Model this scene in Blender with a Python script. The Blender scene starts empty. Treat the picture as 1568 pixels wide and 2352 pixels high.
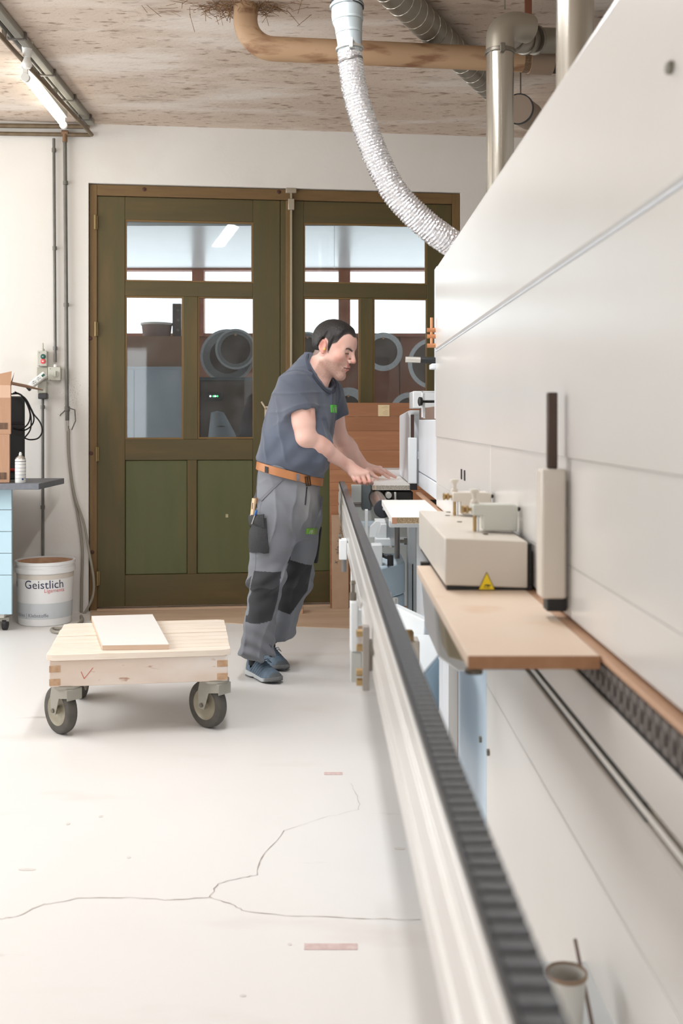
import bpy, bmesh, math, random
import numpy as np
from mathutils import Vector, Matrix, Euler
from mathutils.bvhtree import BVHTree

sc = bpy.context.scene
C = sc.collection
R = random.Random(7)

# ------------------------------------------------------------------ camera
FPX, VX, VY, EYE = 2400.0, 768.0, 965.0, 1.25
cam = bpy.data.cameras.new('camera')
cam.sensor_fit = 'HORIZONTAL'; cam.sensor_width = 24.0
cam.lens = FPX / 1568 * 24.0
cam.shift_x = (784 - VX) / 1568
cam.shift_y = (VY - 1176) / 1568
cam.clip_start = 0.05
cam.dof.use_dof = True; cam.dof.focus_distance = 5.1; cam.dof.aperture_fstop = 4.6
co = bpy.data.objects.new('camera', cam); C.objects.link(co)
co.location = (0, 0, EYE); co.rotation_euler = (math.pi/2, 0, 0)
sc.camera = co

# ------------------------------------------------------------------ world, light, exposure
sc.view_settings.view_transform = 'Standard'; sc.view_settings.look = 'None'
sc.view_settings.gamma = 1.0; sc.view_settings.use_curve_mapping = False
sc.view_settings.exposure = 0.09
w = bpy.data.worlds.new('sky'); sc.world = w; w.use_nodes = True
w.node_tree.nodes['Background'].inputs[0].default_value = (0.975, 0.99, 1.0, 1)
w.node_tree.nodes['Background'].inputs[1].default_value = 2.9

def area(name, loc, target, sx, sy, power, col=(1, 1, 1)):
    l = bpy.data.lights.new(name, 'AREA'); l.shape = 'RECTANGLE'; l.size = sx; l.size_y = sy
    l.energy = power; l.color = col
    o = bpy.data.objects.new(name, l); C.objects.link(o); o.location = loc
    o.rotation_euler = (Vector(target) - Vector(loc)).to_track_quat('-Z', 'Y').to_euler()
    return o
DAY = (0.935, 0.975, 1.0)
area('window_daylight', (-3.75, 2.5, 2.0), (0, 2.5, 1.4), 1.8, 1.6, 24, DAY)
area('window_daylight', (-3.75, 5.0, 2.0), (0, 5.0, 1.4), 2.2, 1.6, 52, DAY)
area('gate_daylight', (-1.8, -4.4, 1.7), (-1.2, 3, 1.3), 2.4, 1.5, 20, DAY)
for xx, yy, pw in ((-1.9, -1.2, 6), (-1.9, 1.8, 6), (-0.25, 3.45, 40)):
    area('tube_light', (xx, yy, 3.12), (xx, yy, 0), 0.12, 1.5, pw, (0.985, 0.99, 1.0))

# ------------------------------------------------------------------ materials
def lin(c):
    return tuple(((v/255)/12.92 if v/255 <= .04045 else ((v/255+.055)/1.055)**2.4) for v in c[:3]) + (1.0,)

MATS = {}
def mat(name, col, rough=.5, metal=0.0, col2=None, scale=8.0, stretch=(1, 1, 1), contrast=.5, bump=0.0, bscale=None,
        emit=0.0, coord='Object', detail=4.0, rand=0.0, alpha=1.0, spec=.5, lo=None, coat=0.0):
    """two-colour procedural surface: stretched noise between col and col2, optional fine relief"""
    if name in MATS: return MATS[name]
    m = bpy.data.materials.new(name); m.use_nodes = True; MATS[name] = m
    nt = m.node_tree; N = nt.nodes; L = nt.links
    b = N['Principled BSDF']
    b.inputs['Base Color'].default_value = lin(col)
    b.inputs['Roughness'].default_value = rough; b.inputs['Metallic'].default_value = metal
    b.inputs['Specular IOR Level'].default_value = spec
    b.inputs['Coat Weight'].default_value = coat
    if emit:
        b.inputs['Emission Color'].default_value = lin(col); b.inputs['Emission Strength'].default_value = emit
    if col2 is not None or bump:
        tc = N.new('ShaderNodeTexCoord'); mp = N.new('ShaderNodeMapping')
        mp.inputs['Scale'].default_value = stretch
        L.new(tc.outputs[coord], mp.inputs[0])
    if col2 is not None:
        nz = N.new('ShaderNodeTexNoise'); nz.inputs['Scale'].default_value = scale; nz.inputs['Detail'].default_value = detail
        L.new(mp.outputs[0], nz.inputs['Vector'])
        rp = N.new('ShaderNodeValToRGB')
        c0 = .5 - .5*(1-contrast) if lo is None else lo
        rp.color_ramp.elements[0].position = max(0.0, c0 - .12); rp.color_ramp.elements[1].position = min(1.0, c0 + (1-contrast)*.5 + .06)
        rp.color_ramp.elements[0].color = lin(col); rp.color_ramp.elements[1].color = lin(col2)
        L.new(nz.outputs['Fac'], rp.inputs[0])
        out = rp.outputs[0]
        if rand:
            oi = N.new('ShaderNodeObjectInfo'); hs = N.new('ShaderNodeHueSaturation')
            mr = N.new('ShaderNodeMapRange'); mr.inputs[3].default_value = 1-rand; mr.inputs[4].default_value = 1+rand
            L.new(oi.outputs['Random'], mr.inputs[0]); L.new(mr.outputs[0], hs.inputs['Value']); L.new(out, hs.inputs['Color'])
            out = hs.outputs[0]
        L.new(out, b.inputs['Base Color'])
    if bump:
        n2 = N.new('ShaderNodeTexNoise'); n2.inputs['Scale'].default_value = bscale or scale*4; n2.inputs['Detail'].default_value = 5
        L.new(mp.outputs[0], n2.inputs['Vector'])
        bp = N.new('ShaderNodeBump'); bp.inputs['Strength'].default_value = bump; bp.inputs['Distance'].default_value = .004
        L.new(n2.outputs['Fac'], bp.inputs['Height']); L.new(bp.outputs[0], b.inputs['Normal'])
    return m

def overlay(m, col, scale, lo, hi, stretch=(1, 1, 1), detail=5, fac=1.0, rough=None, seed=0):
    """a second layer of colour (stains, specks) on a mat() surface"""
    nt = m.node_tree; N = nt.nodes; L = nt.links; b = N['Principled BSDF']
    tc = N.new('ShaderNodeTexCoord'); mp = N.new('ShaderNodeMapping'); mp.inputs['Scale'].default_value = stretch
    mp.inputs['Location'].default_value = (seed*3.1, seed*1.7, seed*2.3)
    L.new(tc.outputs['Object'], mp.inputs[0])
    nz = N.new('ShaderNodeTexNoise'); nz.inputs['Scale'].default_value = scale; nz.inputs['Detail'].default_value = detail
    L.new(mp.outputs[0], nz.inputs['Vector'])
    mr = N.new('ShaderNodeMapRange'); mr.inputs[1].default_value = lo; mr.inputs[2].default_value = hi; mr.inputs[4].default_value = fac
    L.new(nz.outputs['Fac'], mr.inputs[0])
    mx = N.new('ShaderNodeMix'); mx.data_type = 'RGBA'
    src = b.inputs['Base Color']
    if src.is_linked: L.new(src.links[0].from_socket, mx.inputs[6])
    else: mx.inputs[6].default_value = src.default_value
    mx.inputs[7].default_value = lin(col)
    L.new(mr.outputs[0], mx.inputs[0]); L.new(mx.outputs[2], src)
    return m

def glass_mat(name, tint=(235, 242, 245), dirt=.05, ior=1.5):
    m = bpy.data.materials.new(name); m.use_nodes = True; MATS[name] = m
    nt = m.node_tree; N = nt.nodes; L = nt.links
    for n in list(N): N.remove(n)
    o = N.new('ShaderNodeOutputMaterial'); t = N.new('ShaderNodeBsdfTransparent'); t.inputs[0].default_value = lin(tint)
    g = N.new('ShaderNodeBsdfGlossy'); g.inputs['Roughness'].default_value = .02
    f = N.new('ShaderNodeFresnel'); f.inputs[0].default_value = ior
    mx = N.new('ShaderNodeMixShader'); L.new(f.outputs[0], mx.inputs[0]); L.new(t.outputs[0], mx.inputs[1]); L.new(g.outputs[0], mx.inputs[2])
    d = N.new('ShaderNodeBsdfDiffuse'); d.inputs[0].default_value = (.8, .82, .85, 1)
    tc = N.new('ShaderNodeTexCoord'); nz = N.new('ShaderNodeTexNoise'); nz.inputs['Scale'].default_value = 9; nz.inputs['Detail'].default_value = 8
    L.new(tc.outputs['Object'], nz.inputs['Vector'])
    mr = N.new('ShaderNodeMapRange'); mr.inputs[1].default_value = .45; mr.inputs[2].default_value = .75; mr.inputs[3].default_value = dirt*.5; mr.inputs[4].default_value = dirt*2.5
    L.new(nz.outputs['Fac'], mr.inputs[0])
    m2 = N.new('ShaderNodeMixShader'); L.new(mr.outputs[0], m2.inputs[0]); L.new(mx.outputs[0], m2.inputs[1]); L.new(d.outputs[0], m2.inputs[2])
    L.new(m2.outputs[0], o.inputs[0])
    return m

def vcol_mat(name, rough=.6, bump=.15, bscale=400, sss=0.0, sheen=0.0, weave=0.0):
    m = bpy.data.materials.new(name); m.use_nodes = True; MATS[name] = m
    nt = m.node_tree; N = nt.nodes; L = nt.links; b = N['Principled BSDF']
    a = N.new('ShaderNodeAttribute'); a.attribute_name = 'Col'
    L.new(a.outputs['Color'], b.inputs['Base Color'])
    b.inputs['Roughness'].default_value = rough
    b.inputs['Subsurface Weight'].default_value = sss
    b.inputs['Subsurface Radius'].default_value = (.01, .004, .002)
    b.inputs['Subsurface Scale'].default_value = .5
    b.inputs['Sheen Weight'].default_value = sheen
    tc = N.new('ShaderNodeTexCoord'); nz = N.new('ShaderNodeTexNoise'); nz.inputs['Scale'].default_value = bscale; nz.inputs['Detail'].default_value = 4
    L.new(tc.outputs['Object'], nz.inputs['Vector'])
    bp = N.new('ShaderNodeBump'); bp.inputs['Strength'].default_value = bump; bp.inputs['Distance'].default_value = .002
    L.new(nz.outputs['Fac'], bp.inputs['Height']); L.new(bp.outputs[0], b.inputs['Normal'])
    return m

# ------------------------------------------------------------------ mesh building
class MB:
    def __init__(s): s.v = []; s.f = []
    def add(s, vs, fs):
        k = len(s.v); s.v += [Vector(p) for p in vs]; s.f += [tuple(i+k for i in f) for f in fs]; return s
    def box(s, x0, x1, y0, y1, z0, z1, M=None):
        vs = [Vector((x, y, z)) for z in (z0, z1) for y in (y0, y1) for x in (x0, x1)]
        if M is not None: vs = [M @ p for p in vs]
        return s.add(vs, [(0, 2, 3, 1), (4, 5, 7, 6), (0, 1, 5, 4), (2, 6, 7, 3), (0, 4, 6, 2), (1, 3, 7, 5)])
    def beam(s, a, b, wx, wz, up=(0, 0, 1)):
        a = Vector(a); b = Vector(b); d = (b-a).normalized(); u = Vector(up); sx = d.cross(u).normalized(); u = sx.cross(d)
        vs = [q + sx*i*wx/2 + u*j*wz/2 for q in (a, b) for j in (-1, 1) for i in (-1, 1)]
        return s.add(vs, [(0, 2, 3, 1), (4, 5, 7, 6), (0, 1, 5, 4), (2, 6, 7, 3), (0, 4, 6, 2), (1, 3, 7, 5)])
    def tube(s, path, r, n=14, caps=True):
        P = [Vector(p) for p in path]; rr = r if isinstance(r, (list, tuple)) else [r]*len(P)
        k0 = len(s.v); prev = None; rings = []
        for i, p in enumerate(P):
            t = (P[min(i+1, len(P)-1)] - P[max(i-1, 0)])
            t = t.normalized() if t.length > 1e-9 else (prev_t if prev is not None else Vector((0, 0, 1)))
            if prev is None:
                a = Vector((0, 0, 1)) if abs(t.z) < .9 else Vector((1, 0, 0)); nrm = (a - t*a.dot(t)).normalized()
            else:
                nrm = (prev - t*prev.dot(t)).normalized()
            prev = nrm; prev_t = t; bn = t.cross(nrm)
            rings.append([p + (nrm*math.cos(2*math.pi*j/n) + bn*math.sin(2*math.pi*j/n))*rr[i] for j in range(n)])
        vs = [q for rg in rings for q in rg]; fs = []
        for i in range(len(P)-1):
            for j in range(n):
                fs.append((i*n+j, i*n+(j+1) % n, (i+1)*n+(j+1) % n, (i+1)*n+j))
        if caps: fs.append(tuple(reversed(range(n)))); fs.append(tuple((len(P)-1)*n+j for j in range(n)))
        return s.add(vs, fs)
    def cyl(s, a, b, r, n=20): return s.tube([a, b], r, n)
    def lathe(s, prof, origin=(0, 0, 0), axis=(0, 0, 1), n=32, caps=True):
        ax = Vector(axis).normalized(); M = ax.to_track_quat('Z', 'Y').to_matrix(); o = Vector(origin)
        vs = []; fs = []; m = len(prof)
        for (r, h) in prof:
            for j in range(n): vs.append(o + M @ Vector((r*math.cos(2*math.pi*j/n), r*math.sin(2*math.pi*j/n), h)))
        for i in range(m-1):
            for j in range(n): fs.append((i*n+j, i*n+(j+1) % n, (i+1)*n+(j+1) % n, (i+1)*n+j))
        if prof[0] == prof[-1]: caps = False
        if caps and prof[0][0] > 1e-6: fs.append(tuple(reversed(range(n))))
        if caps and prof[-1][0] > 1e-6: fs.append(tuple((m-1)*n+j for j in range(n)))
        return s.add(vs, fs)
    def prism(s, poly, a, b, plane='xz'):
        """2D polygon extruded between a and b along the third axis"""
        def P(u, v, t): return {'xz': (u, t, v), 'xy': (u, v, t), 'yz': (t, u, v)}[plane]
        n = len(poly); vs = [P(u, v, a) for u, v in poly] + [P(u, v, b) for u, v in poly]
        fs = [tuple(reversed(range(n))), tuple(range(n, 2*n))] + [(i, (i+1) % n, n+(i+1) % n, n+i) for i in range(n)]
        return s.add(vs, fs)
    def sphere(s, c, r, n=16, m=10, sc_=(1, 1, 1)):
        vs = []; fs = []; c = Vector(c)
        for i in range(m+1):
            th = math.pi*i/m
            for j in range(n): vs.append(c + Vector((r*sc_[0]*math.sin(th)*math.cos(2*math.pi*j/n), r*sc_[1]*math.sin(th)*math.sin(2*math.pi*j/n), r*sc_[2]*math.cos(th))))
        for i in range(m):
            for j in range(n): fs.append((i*n+j, (i+1)*n+j, (i+1)*n+(j+1) % n, i*n+(j+1) % n))
        return s.add(vs, fs)

WM = {}
def wmat(o): return WM[o.name]
def tag(o, label=None, cat=None, group=None, kind=None):
    if label: o['label'] = label
    if cat: o['category'] = cat
    if group: o['group'] = group
    if kind: o['kind'] = kind
    return o
def thing(name, label, cat, loc=(0, 0, 0), rotz=0.0, group=None, kind=None):
    o = bpy.data.objects.new(name, None); C.objects.link(o); o.empty_display_size = .1
    o.location = loc; o.rotation_euler = (0, 0, rotz)
    WM[o.name] = Matrix.Translation(loc) @ Matrix.Rotation(rotz, 4, 'Z')
    return tag(o, label, cat, group, kind)
I4 = Matrix.Identity(4)
def finish(me, smooth_deg):
    bm = bmesh.new(); bm.from_mesh(me); bmesh.ops.remove_doubles(bm, verts=bm.verts, dist=1e-6)
    bmesh.ops.recalc_face_normals(bm, faces=bm.faces); bm.to_mesh(me); bm.free()
    if smooth_deg:
        for p in me.polygons: p.use_smooth = True
        me.set_sharp_from_angle(angle=math.radians(smooth_deg))
def obj(name, mb, m, parent=None, frame=I4, bevel=0.0, smooth=35, label=None, cat=None, group=None, kind=None, seg=2):
    vs = [frame @ p for p in mb.v]
    me = bpy.data.meshes.new(name)
    if parent is not None:
        Mi = wmat(parent).inverted(); loc = None
    else:
        q = frame.to_3x3().to_4x4(); loc3 = [q.inverted() @ p for p in vs]
        xs = [p.x for p in loc3]; ys = [p.y for p in loc3]; zs = [p.z for p in loc3]
        org = q @ Vector(((min(xs)+max(xs))/2, (min(ys)+max(ys))/2, min(zs)))
        W_ = Matrix.Translation(org) @ q; Mi = W_.inverted()
    me.from_pydata([tuple(Mi @ p) for p in vs], [], mb.f)
    finish(me, smooth)
    o = bpy.data.objects.new(name, me); C.objects.link(o)
    if m is not None: me.materials.append(m)
    if parent is not None:
        o.parent = parent; WM[o.name] = wmat(parent)
    else:
        o.location = W_.to_translation(); o.rotation_euler = W_.to_euler(); WM[o.name] = W_
    if bevel:
        bv = o.modifiers.new('bevel', 'BEVEL'); bv.width = bevel; bv.segments = seg; bv.limit_method = 'ANGLE'; bv.angle_limit = math.radians(40)
    return tag(o, label, cat, group, kind)
def B(*a, M=None): return MB().box(*a, M=M)

def at(px, py, d): return Vector(((px-VX)*d/FPX, d, EYE-(py-VY)*d/FPX))
def X(px, d): return (px-VX)*d/FPX
def Z(py, d): return EYE-(py-VY)*d/FPX

# far wall frame: local x along the wall, local -y towards the room, z up
WT = math.atan(.118); WO = Vector((0, 7.01, 0))
FW = Matrix.Translation(WO) @ Matrix.Rotation(WT, 4, 'Z')
def wp(px, py, off=0.0):
    a = (px-VX)/FPX; c, s = math.cos(WT), math.sin(WT)
    u = (a*(7.01+off*c)+off*s)/(c-a*s); y = 7.01+u*s+off*c
    return u, EYE-(py-VY)*y/FPX

def text_mb(body, size, depth=.0006, shear=0.0, align='LEFT'):
    """lettering as a mesh in the xz plane, facing -y"""
    cu = bpy.data.curves.new('lettering', 'FONT'); cu.body = body; cu.size = size; cu.extrude = depth/2; cu.shear = shear
    cu.align_x = align; cu.resolution_u = 3
    o = bpy.data.objects.new('lettering', cu); C.objects.link(o)
    bpy.context.view_layer.update()
    me = bpy.data.meshes.new_from_object(o.evaluated_get(bpy.context.evaluated_depsgraph_get()))
    mb = MB(); mb.add([(v.co.x, -v.co.z, v.co.y) for v in me.vertices], [tuple(p.vertices) for p in me.polygons])
    bpy.data.objects.remove(o); bpy.data.curves.remove(cu); bpy.data.meshes.remove(me)
    return mb
def xf(mb, M):
    mb.v = [M @ p for p in mb.v]; return mb
# ================================================================== materials of the place
M_WALL = mat('white_plaster', (238, 236, 232), .85, col2=(229, 225, 219), scale=1.3, contrast=.3, bump=.25, bscale=30)
overlay(M_WALL, (216, 207, 198), 2.2, .56, .75, seed=2, fac=.45)
M_FLOOR = mat('pale_concrete', (226, 222, 217), .42, col2=(234, 231, 228), scale=.9, contrast=.3, bump=.06, bscale=18)
overlay(M_FLOOR, (206, 192, 180), 3.0, .60, .80, stretch=(.5, 1.6, 1), fac=.35, seed=1)
overlay(M_FLOOR, (150, 140, 134), 5.0, .70, .74, stretch=(.35, 1.5, 1), fac=.4, seed=4, detail=8)
M_CEIL = mat('limewashed_fibre_board', (222, 207, 193), .95, col2=(208, 190, 174), scale=2.2, contrast=.3, bump=.6, bscale=60, stretch=(.6, 1.4, 1))
overlay(M_CEIL, (126, 98, 76), 34, .57, .68, stretch=(.4, 1.1, 1), fac=.75, seed=3, detail=8)
overlay(M_CEIL, (168, 146, 126), 6, .56, .70, stretch=(.4, 1.2, 1), fac=.5, seed=12, detail=9)
overlay(M_CEIL, (96, 70, 50), 120, .64, .70, stretch=(.5, 1, 1), fac=.7, seed=14, detail=5)
overlay(M_CEIL, (234, 226, 218), 3.0, .50, .66, stretch=(.4, 1.3, 1), fac=.7, seed=6)
M_STRIP = mat('brown_worn_floor', (184, 150, 122), .7, col2=(205, 178, 152), scale=7, contrast=.4, stretch=(.3, 1.5, 1))
M_FRAME = mat('brown_stained_wood', (102, 78, 44), .6, col2=(118, 92, 54), scale=6, stretch=(8, 8, .8), contrast=.4, bump=.15)
M_LEAFV = mat('olive_stained_wood', (94, 76, 40), .55, col2=(80, 72, 38), scale=4, stretch=(5, 5, .7), contrast=.4, bump=.12)
overlay(M_LEAFV, (108, 84, 44), 3, .5, .72, stretch=(3, 3, .5), fac=.6, seed=5)
M_LEAFH = mat('olive_stained_wood_rail', (92, 76, 40), .55, col2=(80, 70, 38), scale=4, stretch=(.7, 5, 5), contrast=.4, bump=.12)
overlay(M_LEAFH, (106, 84, 46), 3, .5, .72, stretch=(.5, 3, 3), fac=.6, seed=8)
M_PANEL = mat('green_stained_panel', (76, 82, 46), .55, col2=(88, 90, 54), scale=3, stretch=(4, 4, .6), contrast=.4, bump=.1)
overlay(M_PANEL, (98, 92, 54), 3, .55, .72, stretch=(3, 3, .5), fac=.6, seed=9)
M_MOULD = mat('brown_glazing_bead', (120, 92, 50), .55)
M_GLASS = glass_mat('window_glass', dirt=.006)
M_GLASSD = glass_mat('dusty_window_glass', dirt=.02)
M_STEEL = mat('worn_steel', (150, 146, 138), .4, .8, col2=(120, 114, 104), scale=30, contrast=.4)
M_BRASSY = mat('painted_hinge', (140, 120, 80), .45, .4)
M_DARK = mat('dark_void', (22, 20, 18), .8)
M_PLUG = mat('dark_wood_plug', (72, 36, 28), .5)
M_BLACK = mat('black_plastic', (28, 28, 30), .5)
M_WHITEP = mat('white_plastic', (236, 236, 232), .4)

# ================================================================== setting: shell
RX0, RX1, RY0 = -3.6, 2.6, -4.3
CEIL = 3.185
def struct(name, mb, m, label, cat, frame=I4, bevel=0, parent=None):
    return obj(name, mb, m, parent, frame, bevel, label=label, cat=cat, kind='structure')
fl = struct('floor', B(-4.2, 3.2, -4.6, 7.4, -.2, 0), M_FLOOR, 'pale dusty concrete floor with fine cracks', 'floor')
struct('ceiling', B(-4.2, 3.2, -4.6, 7.6, CEIL, CEIL+.2), M_CEIL, 'stained limewashed fibre board ceiling', 'ceiling')
def prism_floor(name, pts, h, m, parent): return obj(name, MB().prism(pts, 0.0002, h, 'xy'), m, parent)
def fp(px, py):
    d = FPX*EYE/(py-VY); return (X(px, d), d)
u0 = wp(203, 900)[0]
wl = FW @ Vector((u0, 0, 0)); wr = FW @ Vector((1.3, 0, 0))
prism_floor('floor_strip', [(wl.x, wl.y+.05), (-1.52, 6.5), fp(530, 1432), fp(640, 1438), fp(860, 1447), (1.0, 6.25), (wr.x, wr.y+.05)], .004, M_STRIP, fl)
# cracks in the concrete: shallow dark lines along the ways they run
M_CRACK = mat('crack_dirt', (150, 136, 124), .9)
def crack(pts, wd):
    mb = MB(); rr = random.Random(len(pts)*7+int(pts[0][0]))
    P = []
    for (a, b) in zip(pts[:-1], pts[1:]):
        n = 5
        for i in range(n):
            t = i/n; q = (a[0]+(b[0]-a[0])*t+rr.uniform(-3, 3), a[1]+(b[1]-a[1])*t+rr.uniform(-1.5, 1.5)); P.append(Vector(fp(*q)))
    P.append(Vector(fp(*pts[-1])))
    vs = []; fs = []
    for i, p in enumerate(P):
        t = (P[min(i+1, len(P)-1)]-P[max(i-1, 0)]).normalized(); n = Vector((-t.y, t.x)); ww = wd*rr.uniform(.3, 1.0)
        vs += [(p.x+n.x*ww, p.y+n.y*ww, .0012), (p.x-n.x*ww, p.y-n.y*ww, .0012)]
        if i: fs.append((2*i-2, 2*i-1, 2*i+1, 2*i))
    obj('crack', mb.add(vs, fs), M_CRACK, fl)
crack([(0, 2112), (40, 2105), (100, 2078), (180, 2064), (300, 2062), (400, 2068), (482, 2062)], .0013)
crack([(482, 2062), (500, 2030), (560, 2016), (590, 2010), (600, 1970), (652, 1908)], .0016)
crack([(482, 2062), (535, 2080), (560, 2094), (680, 2105), (830, 2110), (965, 2113)], .0013)
crack([(652, 1908), (740, 1880), (825, 1860)], .0006)
crack([(825, 1860), (822, 1830), (805, 1800)], .0006)
M_REDP = mat('worn_red_paint', (222, 205, 199), .8, col2=(205, 180, 176), scale=60, contrast=.6)
for (a, b, c, d) in ((698, 820, 2168, 2182), (744, 786, 1774, 1780)):
    p0, p1 = fp(a, d), fp(b, c)
    obj('paint_mark', B(p0[0], p1[0], p0[1], p1[1], .0003, .0012), M_REDP, fl)
M_SMUDGE = mat('grey_smudge', (205, 198, 192), .8, col2=(222, 216, 211), scale=50, contrast=.5)
for (a, b, c) in ((40, 85, 2000), (150, 163, 1895), (290, 302, 1972), (660, 670, 2172), (550, 566, 2290), (225, 238, 1878), (905, 930, 1952)):
    p0 = fp(a, c); p1 = fp(b, c-5)
    mbk = MB().lathe([(.5, 0), (.5, .0006)], n=14); mbk.v = [Vector(((p0[0]+p1[0])/2+v.x*(p1[0]-p0[0]), (p0[1]+p1[1])/2+v.y*(p1[1]-p0[1]), .0004+v.z)) for v in mbk.v]
    obj('smudge', mbk, M_SMUDGE, fl)

# far wall with the gate opening
ua, zt = wp(203, 421); ub, zt2 = wp(1058, 441); zt = (zt+zt2)/2
mw = MB()
mw.box(-4.1, ua, 0, .28, 0, CEIL); mw.box(ub, 3.2, 0, .28, 0, CEIL); mw.box(ua, ub, 0, .28, zt, CEIL)
struct('wall_far', mw, M_WALL, 'white plaster wall around the double doors', 'wall', FW)
mwl = MB()
for (a, b, c, d) in ((-4.6, 1.6, 0, CEIL), (3.4, 3.9, 0, CEIL), (6.1, 7.3, 0, CEIL), (1.6, 3.4, 0, 1.15), (1.6, 3.4, 2.85, CEIL), (3.9, 6.1, 0, 1.15), (3.9, 6.1, 2.85, CEIL)):
    mwl.box(RX0-.25, RX0, a, b, c, d)
struct('wall_left', mwl, M_WALL, 'white plaster side wall with tall window openings', 'wall')
struct('wall_right', B(RX1, RX1+.2, -4.6, 7.6, 0, CEIL), M_WALL, 'white plaster wall behind the long machine', 'wall')
mwn = MB()
for (a, b, c, d) in ((-3.8, -3.1, 0, CEIL), (-.6, 2.8, 0, CEIL), (-3.1, -.6, 2.5, CEIL), (-3.1, -.6, 0, .9)): mwn.box(a, b, RY0-.2, RY0, c, d)
struct('wall_near', mwn, M_WALL, 'white plaster wall with a wide opening behind the photographer', 'wall')
mb = MB(); rr = random.Random(21)
for i in range(260):
    u_, z_ = wp(rr.gauss(166, 13), rr.gauss(912, 24)); s_ = rr.uniform(.0005, .0015)
    if u_ > wp(203, 900)[0]-.01: continue
    mb.box(u_-s_, u_+s_, -.0012, -.0002, z_-s_*rr.uniform(.5, 2), z_+s_)
obj('dust_speck', mb, mat('grey_wall_dust', (186, 181, 176), .9), bpy.data.objects['wall_far'], FW, smooth=0, kind='stuff')

# ---- gate frame
fr = thing('trim_1', 'brown wooden door frame set into the white wall', 'door frame', FW @ Vector((ua, 0, 0)), WT, kind='structure')
ul = wp(222, 900)[0]; ur = wp(1040, 900)[0]; zb = wp(222, 448)[1]-.0; zb = (wp(300, 450)[1]+wp(950, 464)[1])/2
FY0, FY1 = .02, .12
obj('jamb', B(ua+.004, ul, FY0, FY1, 0, zt-.004), M_FRAME, fr, FW, .003)
obj('jamb', B(ur, ub-.004, FY0, FY1, 0, zt-.004), M_FRAME, fr, FW, .003)
obj('head', B(ul, ur, FY0, FY1, zb, zt-.004), mat('brown_stained_wood_head', (100, 76, 44), .6, col2=(116, 90, 54), scale=6, stretch=(.8, 8, 8), contrast=.4, bump=.15), fr, FW, .003)
obj('threshold', B(ul, ur, FY0-.02, FY1, 0, .012), M_STRIP, fr, FW)
for (px, py) in ((331, 435), (207, 777), (209, 1041), (212, 1268), (640, 441)):
    u, z = wp(px, py, FY0); obj('screw_plug', MB().lathe([(.0135, 0), (.0135, .004), (.010, .006)], (u, FY0+.001, z), (0, -1, 0), 16), M_PLUG, fr, FW)

# ---- door leaves
LY0, LY1 = .03, .085
def leaf(name, label, x0, x1, ztop, zbot, panes, rails, stiles, panels):
    d = thing(name, label, 'door', FW @ Vector((x0, LY0, 0)), WT, kind='structure')
    for (a, b, c, e) in stiles: obj('stile', B(a, b, LY0, LY1, c, e), M_LEAFV, d, FW, .003)
    for (a, b, c, e) in rails: obj('rail', B(a, b, LY0+.001, LY1-.001, c, e), M_LEAFH, d, FW, .003)
    for i, (a, b, c, e) in enumerate(panes):
        obj('pane', B(a-.004, b+.004, .055, .060, c-.004, e+.004), M_GLASS if i == 0 else M_GLASSD, d, FW)
        mb = MB(); t = .011
        for (p, q, r_, s_) in ((a, b, e-t, e), (a, b, c, c+t), (a, a+t, c+t, e-t), (b-t, b, c+t, e-t)): mb.box(p, q, LY0+.006, .055, r_, s_)
        obj('glazing_bead', mb, M_MOULD, d, FW, .002)
    for (a, b, c, e) in panels:
        obj('door_panel', B(a, b, LY0+.012, LY1-.02, c, e), M_PANEL, d, FW, .006)
    return d
def q(px0, px1, py_top, py_bot, off=LY0):
    pm = (px0+px1)/2
    return (wp(px0, 900, off)[0], wp(px1, 900, off)[0], wp(pm, py_bot, off)[1], wp(pm, py_top, off)[1])
G = .003
def Q(*a): return q(*a)
xl0, xl1 = wp(222, 900, LY0)[0]+.002, wp(643, 900, LY0)[0]
z0, z1 = .022, zb-.003
pA = Q(287, 581, 507, 648); pB = Q(287, 421, 680, 1009); pC = Q(454, 584, 681, 1008)
pan1 = Q(285, 430, 1057, 1320); pan2 = Q(452, 590, 1057, 1318)
zl, zl2 = pB[2], pan1[3]
door1 = leaf('door_1', 'olive stained glazed door leaf hinged beside the wall pipes', xl0, xl1, z1, z0,
    [pA, pB, pC],
    [(pA[0], pA[1], pA[3], z1), (pA[0], pA[1], pB[3], pA[2]), (pA[0], pA[1], zl2, zl), (pA[0], pA[1], z0, pan1[2])],
    [(xl0, pA[0], z0, z1), (pA[1], xl1, z0, z1), (pB[1], pC[0], zl, pB[3]), (pan1[1], pan2[0], pan1[2], zl2)],
    [(pA[0]-.0, pan1[1], pan1[2], zl2), (pan2[0], pA[1], pan1[2], zl2)])
xr0, xr1 = xl1+.003, ur-.002
rA = Q(697, 980, 514, 652); rB = Q(697, 827, 683, 1009); rC = Q(857, 982, 684, 1009)
rp1 = Q(697, 828, 1057, 1312)
door2 = leaf('door_2', 'olive stained glazed door leaf behind the leaning wood boards', xr0, xr1, z1, z0,
    [rA, rB, rC],
    [(rA[0], rA[1], rA[3], z1), (rA[0], rA[1], rB[3], rA[2]), (rA[0], rA[1], rp1[3], rB[2]), (rA[0], rA[1], z0, rp1[2])],
    [(xr0, rA[0], z0, z1), (rA[1], xr1, z0, z1), (rB[1], rC[0], rB[2], rB[3]), (rB[1], rC[0], rp1[2], rp1[3])],
    [(rA[0], rB[1], rp1[2], rp1[3]), (rC[0], rA[1], rp1[2], rp1[3])])
obj('rebate_strip', B(xl1-.012, xr0+.02, LY1, LY1+.012, z0, z1), M_LEAFV, door2, FW, .002)
obj('cover_strip', B(xr0+.035, xr0+.075, LY0-.012, LY0, z0, z1), M_FRAME, door2, FW, .003)
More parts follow.
